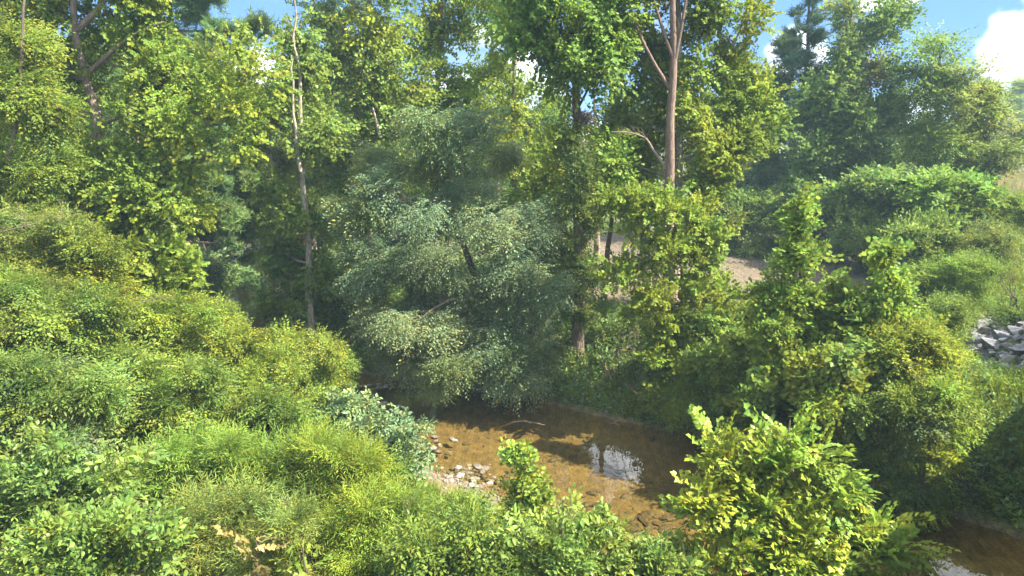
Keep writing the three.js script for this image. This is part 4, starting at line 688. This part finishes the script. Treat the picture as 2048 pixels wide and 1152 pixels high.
woody({ name: 'tall_poplar', label: 'thin tree with sparse upright top left of the ivy-wrapped trunk', seed: 172, base: foot(1030, 34), kind: 'poplarFar', color: GREEN.fresh, bark: 'bark', lai: 2.1, clump: 0.75,
  stems: [{ pts: [foot(1030, 34), ...path(34, [1030, 400], [1028, 200], [1030, 60], [1028, -60])], r0: 0.2, r1: 0.04 }],
  limbs: [{ pts: path(34, [1029, 230], [1060, 170], [1085, 110]), r0: 0.05, r1: 0.02 }],
  lobes: [lobe(1000, 20, 50, 34, 34), lobe(1070, 150, 45, 40, 34), lobe(1010, 130, 40, 40, 34), lobe(1040, 230, 55, 45, 33.6, { color: GREEN.lime }), lobe(1000, 300, 50, 45, 33.4), lobe(1060, 330, 50, 45, 33.4), lobe(1050, -50, 70, 50, 34), lobe(1050, 420, 50, 60, 33, { color: GREEN.lime })] });
woody({ name: 'tall_poplar', label: 'green tree behind the gap left of the broad white-trunked sycamore', seed: 173, base: foot(1190, 36), kind: 'poplarFar', color: GREEN.mid, bark: 'bark', lai: 2.3, clump: 0.8,
  stems: [{ pts: [foot(1190, 36), ...path(36, [1192, 400], [1190, 260], [1188, 190])], r0: 0.18, r1: 0.05 }],
  lobes: [lobe(1180, 230, 55, 34, 36), lobe(1240, 260, 50, 40, 36), lobe(1190, 310, 60, 45, 35.6), lobe(1130, 290, 50, 45, 36), lobe(1260, 340, 50, 45, 36), lobe(1160, 400, 55, 45, 36, { color: GREEN.lime })] });
woody({ name: 'pale_stem_tree', label: 'thin pale-stemmed tree left of the slender white sycamore', seed: 174, base: foot(545, 33), kind: 'poplarFar', color: GREEN.olive, bark: 'barkPale', lai: 2.3, clump: 0.7,
  stems: [{ pts: [foot(546, 33), ...path(33, [545, 480], [543, 380], [540, 250], [536, 160])], r0: 0.12, r1: 0.03 }],
  lobes: [lobe(530, 230, 50, 45, 33), lobe(500, 300, 45, 45, 33), lobe(560, 320, 40, 45, 33.4), lobe(520, 390, 50, 40, 33.4, { color: GREEN.mid }), lobe(545, 170, 36, 30, 33), lobe(500, 470, 45, 45, 34)] });
const WOOD = 'trees of the wood behind the creek';
function farTree(name, label, h, w, kind, color, seed, pine) {
  const r = rng(seed), lobes = [], b = V(0, 0, 0), g0 = G(0, 0);
  for (let k = 0; k < 11; k++) { const t = 0.22 + 0.75 * k / 10, a = k * 2.4 + r(), q = w * (pine ? (1.05 - t) * 0.75 : 0.55 * Math.sin(Math.PI * Math.min(1, t * 0.85 + 0.12))); lobes.push({ c: V(Math.cos(a) * q, g0 + h * t, Math.sin(a) * q), r: pine ? V(w * (1.15 - t) * 0.7, h * 0.045, w * (1.15 - t) * 0.7) : V(w * 0.5, h * 0.1, w * 0.5), color: [color[0] * (0.85 + 0.3 * r()), color[1] * (0.9 + 0.2 * r()), color[2]] }); }
  return woody({ name, label, group: WOOD, seed, base: b, kind, color, bark: pine ? 'barkBrown' : 'bark', lai: pine ? 3 : 2.2, clump: 1.0, leafMat: pine ? 'needle' : 'leaf', stems: [{ pts: [V(0, g0, 0), V(0.2, g0 + h * 0.4, 0.1), V(-0.1, g0 + h * 0.95, 0)], r0: 0.26, r1: 0.04 }], lobes });
}
{
  const r = rng(900), protos = [
    farTree('woodland_tree', 'tall mid-green woodland tree in the wood behind the creek', 17, 3.6, 'far', GREEN.mid, 301, false),
    farTree('woodland_tree', 'broad dark green woodland tree in the wood behind the creek', 14, 4.2, 'far', [0.11, 0.185, 0.04], 302, false),
    farTree('woodland_tree', 'yellow-green woodland tree in the wood behind the creek', 15, 3.4, 'farFine', GREEN.lime, 303, false),
    farTree('woodland_pine', 'straight woodland pine in the wood behind the creek', 19, 3.0, 'pineFar', GREEN.pine, 304, true)];
  const spots = [];
  for (const [px, D] of [[20, 34], [90, 40], [170, 36], [250, 42], [330, 47], [420, 52], [250, 55], [480, 58], [560, 44], [640, 40], [610, 55], [700, 47], [760, 42], [820, 50], [900, 45], [950, 55], [1000, 43], [1070, 49], [1110, 56], [860, 62], [540, 66], [400, 64], [120, 50], [30, 46], [-40, 38], [190, 62], [300, 70], [660, 66], [760, 64], [1010, 64], [1300, 62], [1390, 58], [1450, 52], [1240, 70], [1500, 60], [1560, 56], [1640, 58], [1720, 56], [1800, 60], [1880, 58], [-100, 30], [2060, 110], [2120, 100], [2010, 130], [1960, 120], [2040, 150]]) spots.push([px, D]);
  spots.forEach(([px, D], k) => {
    const kind = [0, 1, 2, 0, 3, 1][k % 6], p = foot(px, D), src = protos[kind], o = src.userData.done ? src.clone() : src;
    if (o !== src) { o.name = numbered(src.name); o.userData = { label: src.userData.label, category: src.userData.category, group: src.userData.group }; scene.add(o); o.traverse((q) => { q.castShadow = q.receiveShadow = true; if (q.isInstancedMesh) woody.count += q.count; }); } else used.set('dummy', 1);
    const tall = px > 1950 ? 0.8 : px > 1200 ? 0.6 : px > 850 ? 0.62 : px > 620 ? 0.74 : px > 470 ? 0.68 : 0.88;
    o.position.copy(p); o.rotation.y = r() * 6.28; const s = (0.85 + r() * 0.3) * tall; o.scale.set(s, s, s);
    if (!src.userData.done) Object.defineProperty(src.userData, 'done', { value: true, enumerable: false });
  });
}

// ------------------------------------------------------------------ ground cover
function scatter(name, label, category, sp, mat, n, seed, place, colors, sc = [0.7, 1.3], upright = 0.75) {
  const r = rng(seed), ms = [], cs = [];
  for (let k = 0; k < n * 6 && ms.length < n; k++) {
    const p = place(r); if (!p) continue;
    const y = G(p[0], p[1]); if (p[2] === undefined && y < 0.04) continue;
    const dir = V((r() - 0.5) * 2 * (1 - upright), 1, (r() - 0.5) * 2 * (1 - upright)).normalize(), s = lerp(sc[0], sc[1], r()) * (p[3] ?? 1), c = colors[Math.floor(r() * colors.length)], t = 0.75 + 0.5 * r(), h = (r() - 0.5) * 0.3;
    ms.push(m4(V(p[0], y - 0.02, p[1]), basis(dir, V(r() - 0.5, 0.1, r() - 0.5).normalize(), r() * 6.28), s)); cs.push([c[0] * t * (1 + h), c[1] * t, c[2] * t]);
  }
  const im = new THREE.InstancedMesh(sp.geo, M[mat], ms.length), cc = new THREE.Color();
  ms.forEach((m, k) => { im.setMatrixAt(k, m); im.setColorAt(k, cc.setRGB(...cs[k])); });
  woody.count += ms.length;
  return put(im, name, label, category, null, 'stuff');
}
function tuft(seed, n, h, w, lean) {
  const r = rng(seed), P = [], C = [], I = [];
  for (let k = 0; k < n; k++) {
    const a = r() * 6.28, d = V(Math.cos(a), 0, Math.sin(a)), s = V(-d.z, 0, d.x).multiplyScalar(w * (0.6 + r() * 0.6)), H = h * (0.5 + 0.6 * r()), l = lean * (0.3 + r()), o = d.clone().multiplyScalar(r() * 0.08), b = P.length / 3, t = 0.8 + r() * 0.4;
    const q = [[0, 0, 1], [0.5, 0.25, 0.85], [1, 1, 0]];
    for (const [y, f, ww] of q) { const c = o.clone().addScaledVector(d, l * f * H); P.push(c.x - s.x * ww, y * H * (1 - 0.25 * f * l), c.z - s.z * ww, c.x + s.x * ww, y * H * (1 - 0.25 * f * l), c.z + s.z * ww); C.push(t, t, t, t, t, t); }
    I.push(b, b + 1, b + 2, b + 1, b + 3, b + 2, b + 2, b + 3, b + 4);
  }
  const g = new THREE.BufferGeometry(); g.setAttribute('position', new THREE.Float32BufferAttribute(P, 3)); g.setAttribute('color', new THREE.Float32BufferAttribute(C, 3)); g.setIndex(I); g.computeVertexNormals(); g.rotateX(Math.PI / 2); return { geo: g };
}
S.tuft = tuft(41, 16, 0.55, 0.008, 0.7); S.tall = tuft(42, 18, 1.0, 0.011, 0.45); S.short = tuft(43, 16, 0.28, 0.007, 0.9);
// right bank: grass on the slope, herbs under the shrubs
const box = (x0, x1, d0, d1) => (r) => [lerp(x0, x1, r()), -lerp(d0, d1, r())];
const slopeAt = (x, z) => { const rd = roadAt(x, z), c = creekAt(x, z); return { rd, c }; };
scatter('tall_grass', 'tall bright yellow-green grass on the embankment slope', 'grass', S.tall, 'grass', 10000, 501, (r) => { const p = box(9, 48, 13, 52)(r), { rd, c } = slopeAt(...p); return (c.side > 0 || rd.u > 20) && c.e > 1.2 && rd.p > 0.3 && rd.p < 11.5 && !inRiprap(...p) ? p : null; }, [GREEN.lime, GREEN.fresh, GREEN.yellow, [0.2, 0.24, 0.03]], [0.5, 1.05]);
function inRiprap(x, z) {                                                       // the rock apron low on the embankment, its outline traced from the photograph
  if (x < 9 || z > -11 || z < -27 || creekAt(x, z).e < 0.8) return false;
  const y = G(x, z) - CAM_Y, c = Math.cos(PITCH), s = Math.sin(PITCH), f = -y * s - z * c, px = 1024 + FOC * x / f, py = 576 - FOC * (y * c - z * s) / f, n = noise2(x * 0.9, z * 0.9) * 16;
  return px > 1922 + n + Math.max(0, py - 720) * 0.9 && px < 2200 && py > 640 + n && py < 762 + n + Math.max(0, px - 2000) * 0.1;
}
scatter('bank_herbs', 'low leafy herbs covering the right bank', 'plants', S.herb, 'leaf', 6000, 502, (r) => { const p = box(-8, 24, 11, 34)(r), { rd, c } = slopeAt(...p), h = G(...p); return c.side > 0 && c.e > 0.05 && c.e < 5.5 && !inRiprap(...p) ? p : null; }, [GREEN.mid, GREEN.deep, GREEN.grey], [0.7, 1.5], 0.7);
scatter('bank_weeds', 'fine weeds on the right bank and embankment', 'plants', S.weed, 'leaf', 6500, 503, (r) => { const p = box(-8, 34, 11, 44)(r), { rd, c } = slopeAt(...p), h = G(...p); return c.side > 0 && c.e > 0.1 && (c.e < 5.5 || rd.p < 11.5) && rd.p > 0.2 && !inRiprap(...p) ? p : null; }, [GREEN.lime, GREEN.mid, GREEN.fresh, GREEN.olive], [0.7, 1.6], 0.75);
scatter('shore_grass', 'soft green grass on the low shore at the bend', 'grass', S.tuft, 'grass', 3500, 504, (r) => { const p = box(-12, 1, 22.5, 36)(r), c = creekAt(...p); return c.side > 0 && c.e > 0.15 ? p : null; }, [GREEN.fresh, GREEN.mid, GREEN.grey], [0.6, 1.1]);
scatter('bar_grass', 'short yellow-green grass at the edge of the gravel bar', 'grass', S.short, 'grass', 1600, 505, (r) => { const p = box(-5, 3.5, 11.5, 20)(r), c = creekAt(...p); return c.side < 0 && c.e > 0.9 && c.e < 3.5 && noise2(p[0] * 0.9, p[1] * 0.9) > -0.2 ? p : null; }, [GREEN.lime, GREEN.yellow, GREEN.fresh], [0.6, 1.5]);
scatter('understory', 'leafy plants under the left bank thicket', 'plants', S.herb, 'leaf', 5000, 506, (r) => { const p = box(-26, 3, 7, 34)(r), c = creekAt(...p); return c.side < 0 && c.e > 1.6 ? p : null; }, [GREEN.deep, GREEN.mid], [0.8, 1.7], 0.7);
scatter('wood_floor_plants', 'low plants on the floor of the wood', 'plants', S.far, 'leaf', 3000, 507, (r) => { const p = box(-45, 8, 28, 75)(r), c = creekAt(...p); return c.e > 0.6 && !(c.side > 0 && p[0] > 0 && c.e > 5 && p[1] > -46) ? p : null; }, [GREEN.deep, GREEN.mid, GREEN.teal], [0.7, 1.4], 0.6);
scatter('field_stubble', 'pale stubble and dry weeds on the bare field', 'stubble', S.short, 'grass', 2600, 508, (r) => { const p = box(2, 30, 23, 46)(r), c = creekAt(...p); return c.side > 0 && c.e > 5 && G(...p) < 2.9 ? p : null; }, [[0.3, 0.22, 0.1], [0.2, 0.17, 0.06], GREEN.olive], [0.3, 0.8]);
scatter('dry_corn', 'strip of dry tan corn beyond the slope', 'corn', S.tall, 'grass', 3500, 509, (r) => { const p = box(40, 95, 56, 100)(r); return p; }, [[0.28, 0.19, 0.07], [0.22, 0.19, 0.06], [0.14, 0.16, 0.03]], [1.2, 1.9]);

// ------------------------------------------------------------------ stones
const stoneMat = [[0.27, 0.27, 0.285], [0.22, 0.228, 0.255], [0.31, 0.295, 0.29], [0.17, 0.18, 0.205]].map((c) => std({ map: grain, bumpMap: grainBump, bumpScale: 0.012, color: new THREE.Color(...c), roughness: 0.9 }));
const pebbleMat = [[0.27, 0.24, 0.2], [0.2, 0.165, 0.12], [0.33, 0.31, 0.28], [0.16, 0.135, 0.105]].map((c) => std({ map: grain, bumpMap: grainBump, bumpScale: 0.006, color: new THREE.Color(...c), roughness: 0.85 }));
const withUv = (g) => { const p = g.attributes.position, u = []; for (let k = 0; k < p.count; k++) u.push(p.getX(k) * 0.8 + p.getZ(k) * 0.3, p.getY(k) * 0.8 + p.getZ(k) * 0.5); g.setAttribute('uv', new THREE.Float32BufferAttribute(u, 2)); return g; };
const angular = [], round = [];
for (let k = 0; k < 7; k++) {
  const r = rng(600 + k), pts = []; for (let i = 0; i < 15; i++) { const a = r() * 6.28, u = r() * 2 - 1, q = Math.sqrt(1 - u * u), s = 0.42 + 0.12 * r(); pts.push(V(Math.cos(a) * q * s * 1.25, u * s * 0.72, Math.sin(a) * q * s)); }
  angular.push(withUv(new ConvexGeometry(pts)));
}
for (let k = 0; k < 5; k++) {
  const g = new THREE.IcosahedronGeometry(0.5, 2), p = g.attributes.position; for (let i = 0; i < p.count; i++) { const x = p.getX(i), y = p.getY(i), z = p.getZ(i), n = 1 + 0.22 * noise3(x * 2.2 + k * 7, y * 2.2, z * 2.2); p.setXYZ(i, x * n * 1.2, y * n * 0.55, z * n * 0.9); }
  g.computeVertexNormals(); round.push(withUv(g));
}
{
  const r = rng(620), spots = [];
  for (let k = 0; k < 60000 && spots.length < 280; k++) {
    const x = lerp(9, 24, r()), D = lerp(12, 27, r()), s = 0.2 + Math.pow(r(), 2) * 0.42;
    if (!inRiprap(x, -D) || spots.some((q) => Math.hypot(q[0] - x, q[1] - D) < (q[2] + s) * 0.3)) continue;
    spots.push([x, D, s]);
  }
  spots.forEach(([x, D, s], k) => {
    const m = new THREE.Mesh(angular[k % 7], stoneMat[Math.floor(r() * 4)]); m.position.set(x, G(x, -D) + s * 0.12, -D); m.rotation.set((r() - 0.5) * 1.2, r() * 6.28, (r() - 0.5) * 1.2); m.scale.set(s * 1.2, s * 1.2, s * 1.2);
    put(m, 'riprap_rock', 'angular grey rock in the riprap apron on the embankment', 'rock', 'riprap rocks on the embankment');
  });
}
{
  const r = rng(630), spots = [];
  // the stones that show one by one: gravel bar, far shore, shallows
  const bar = (px, py, sx, sy, n, s0, s1, wet) => { for (let k = 0; k < n; k++) { const d = ray(px + (r() + r() - 1) * sx, py + (r() + r() - 1) * sy), t = -CAM_Y / d.y, x = d.x * t, z = d.z * t; spots.push([x, z, 0.85 * lerp(s0, s1, Math.pow(r(), 2)), wet]); } };
  bar(940, 950, 60, 30, 120, 0.09, 0.26); bar(860, 895, 70, 25, 36, 0.09, 0.28); bar(990, 960, 60, 26, 26, 0.1, 0.26); bar(770, 845, 60, 20, 16, 0.1, 0.32); bar(720, 815, 50, 16, 10, 0.1, 0.24); bar(830, 812, 90, 20, 8, 0.12, 0.4); bar(770, 772, 90, 8, 40, 0.1, 0.35); bar(950, 784, 50, 5, 14, 0.1, 0.3);
  spots.forEach(([x, z, s], k) => { const m = new THREE.Mesh(round[k % 5], pebbleMat[Math.floor(r() * 4)]); const y = G(x, z); m.position.set(x, Math.max(y, -0.06) + s * 0.12, z); m.rotation.set((r() - 0.5) * 0.4, r() * 6.28, (r() - 0.5) * 0.4); m.scale.set(s, s, s); put(m, 'river_stone', 'pale rounded stone at the edge of the creek', 'stone', 'pale stones along the creek edge'); });
  const dark = [];
  const wet = (px, py, sx, sy, n, s0, s1) => { for (let k = 0; k < n; k++) { const d = ray(px + (r() + r() - 1) * sx, py + (r() + r() - 1) * sy), t = -CAM_Y / d.y; dark.push([d.x * t, d.z * t, lerp(s0, s1, Math.pow(r(), 3))]); } };
  wet(1290, 1040, 150, 90, 140, 0.06, 0.28); wet(1100, 880, 250, 50, 60, 0.06, 0.22); wet(1780, 990, 60, 20, 8, 0.08, 0.2);
  const dm = std({ map: grain, color: new THREE.Color(0.11, 0.085, 0.048), roughness: 0.7 });
  dark.forEach(([x, z, s], k) => { const y = G(x, z); if (y > -0.02) return; const m = new THREE.Mesh(round[k % 5], dm); m.position.set(x, y + s * 0.08, z); m.rotation.y = r() * 6.28; m.scale.set(s * 1.3, s, s); put(m, 'submerged_stone', 'brown flat stone on the sandy creek bed', 'stone', 'stones lying on the creek bed'); });
  // fine gravel
  const im = new THREE.InstancedMesh(round[0], pebbleMat[0], 2600), cc = new THREE.Color(); let n = 0;
  for (let k = 0; k < 20000 && n < 2600; k++) { const x = lerp(-6, 4, r()), z = -lerp(12, 22, r()), c = creekAt(x, z); if (c.side > 0 || c.e < -0.7 || c.e > 1.6 || noise2(x * 0.7, z * 0.7) < -0.25) continue; const s = 0.03 + 0.06 * r() * r(); im.setMatrixAt(n, new THREE.Matrix4().compose(V(x, G(x, z) + s * 0.15, z), new THREE.Quaternion().setFromEuler(new THREE.Euler(r() * 0.5, r() * 6, r() * 0.5)), V(s, s, s))); const t = 0.5 + 0.8 * r(); im.setColorAt(n++, cc.setRGB(t, t * 0.96, t * 0.9)); }
  im.count = n; put(im, 'gravel', 'fine gravel along the shallow left edge of the creek', 'gravel', null, 'stuff');
}
// driftwood sticks
for (const [pts, r0, lab] of [[[[1384, 846], [1402, 862], [1398, 880]], 0.02, 'pale forked stick poking from the dark right waterline'], [[[1000, 835], [1040, 842], [1090, 850]], 0.025, 'thin stick lying in the shallow water midstream'], [[[1210, 838], [1226, 846], [1238, 850]], 0.03, 'short stick at the foot of the right bank']]) {
  const r = rng(pts[0][0]), P = pts.map(([x, y]) => { const d = ray(x, y), t = (0.06 - CAM_Y) / d.y; return d.multiplyScalar(t).add(CAM); }), c = new Col(), b = P[0].clone(); P[0].y -= 0.35;
  const q = resample(P, 8).map((v) => v.sub(b)); c.tube(q, q.map((v, k) => lerp(r0, r0 * 0.4, k / 8)), 5);
  for (let k = 2; k < 8; k += 2) c.tube([q[k], q[k].clone().add(V((r() - 0.5) * 0.6, 0.25 * r(), (r() - 0.5) * 0.4))], [r0 * 0.4, r0 * 0.15], 4);
  const m = new THREE.Mesh(c.geo(), M.dead); m.position.copy(b); put(m, 'driftwood_stick', lab, 'stick');
}
// leaf nest on the ivy-wrapped trunk
{
  const r = rng(71), c = new Col(), p = at(1166, 236, 23.3);
  for (let k = 0; k < 130; k++) { const a = V(r() - 0.5, (r() - 0.5) * 0.6, r() - 0.5).multiplyScalar(0.55), d = V(r() - 0.5, (r() - 0.5) * 0.5, r() - 0.5).normalize().multiplyScalar(0.3); c.tube([a.clone().sub(d), a.clone().add(V(0, 0.02, 0)), a.clone().add(d)], [0.006, 0.01, 0.004], 3); }
  const m = new THREE.Mesh(c.geo(), M.barkBrown); m.position.copy(p); put(m, 'twig_nest', 'brown twig nest lodged on the ivy-wrapped trunk', 'nest');
}
// ------------------------------------------------------------------ the road bridge beside the camera: its shadow falls on the lower right bank
{
  const root = new THREE.Group(), con = std({ map: grain, bumpMap: grainBump, bumpScale: 0.008, color: new THREE.Color(0.62, 0.6, 0.56) }), asphalt = std({ map: grain, color: new THREE.Color(0.09, 0.09, 0.09) });
  const add = (name, mat, len, h, w, u, y, q) => { const m = new THREE.Mesh(withUv(new THREE.BoxGeometry(len, h, w)), mat); m.name = name; m.position.set(u, y, q); root.add(m); };
  add('deck', con, 64, 0.9, 10, -6, 6.85, 5.05); add('road_surface', asphalt, 64, 0.08, 8.6, -6, 7.345, 5.05);
  add('parapet', con, 64, 0.95, 0.3, -6, 7.78, 0.2); add('parapet', con, 64, 0.95, 0.3, -6, 7.78, 9.9);
  add('pier', con, 1.0, 7.4, 8.5, 4, 2.7, 5.05); add('abutment', con, 1.6, 7.4, 9.4, 24.5, 2.7, 5.05);
  root.position.set(ROAD_AT[0] + 0.5 * ROAD_DIR[1], 0, -ROAD_AT[1] + 0.5 * ROAD_DIR[0]); root.rotation.y = Math.atan2(ROAD_DIR[1], ROAD_DIR[0]);
  put(root, 'road_bridge', 'concrete road bridge with low parapets crossing the creek', 'bridge');
}
console.log('instances', woody.count);
renderer.render(scene, camera);
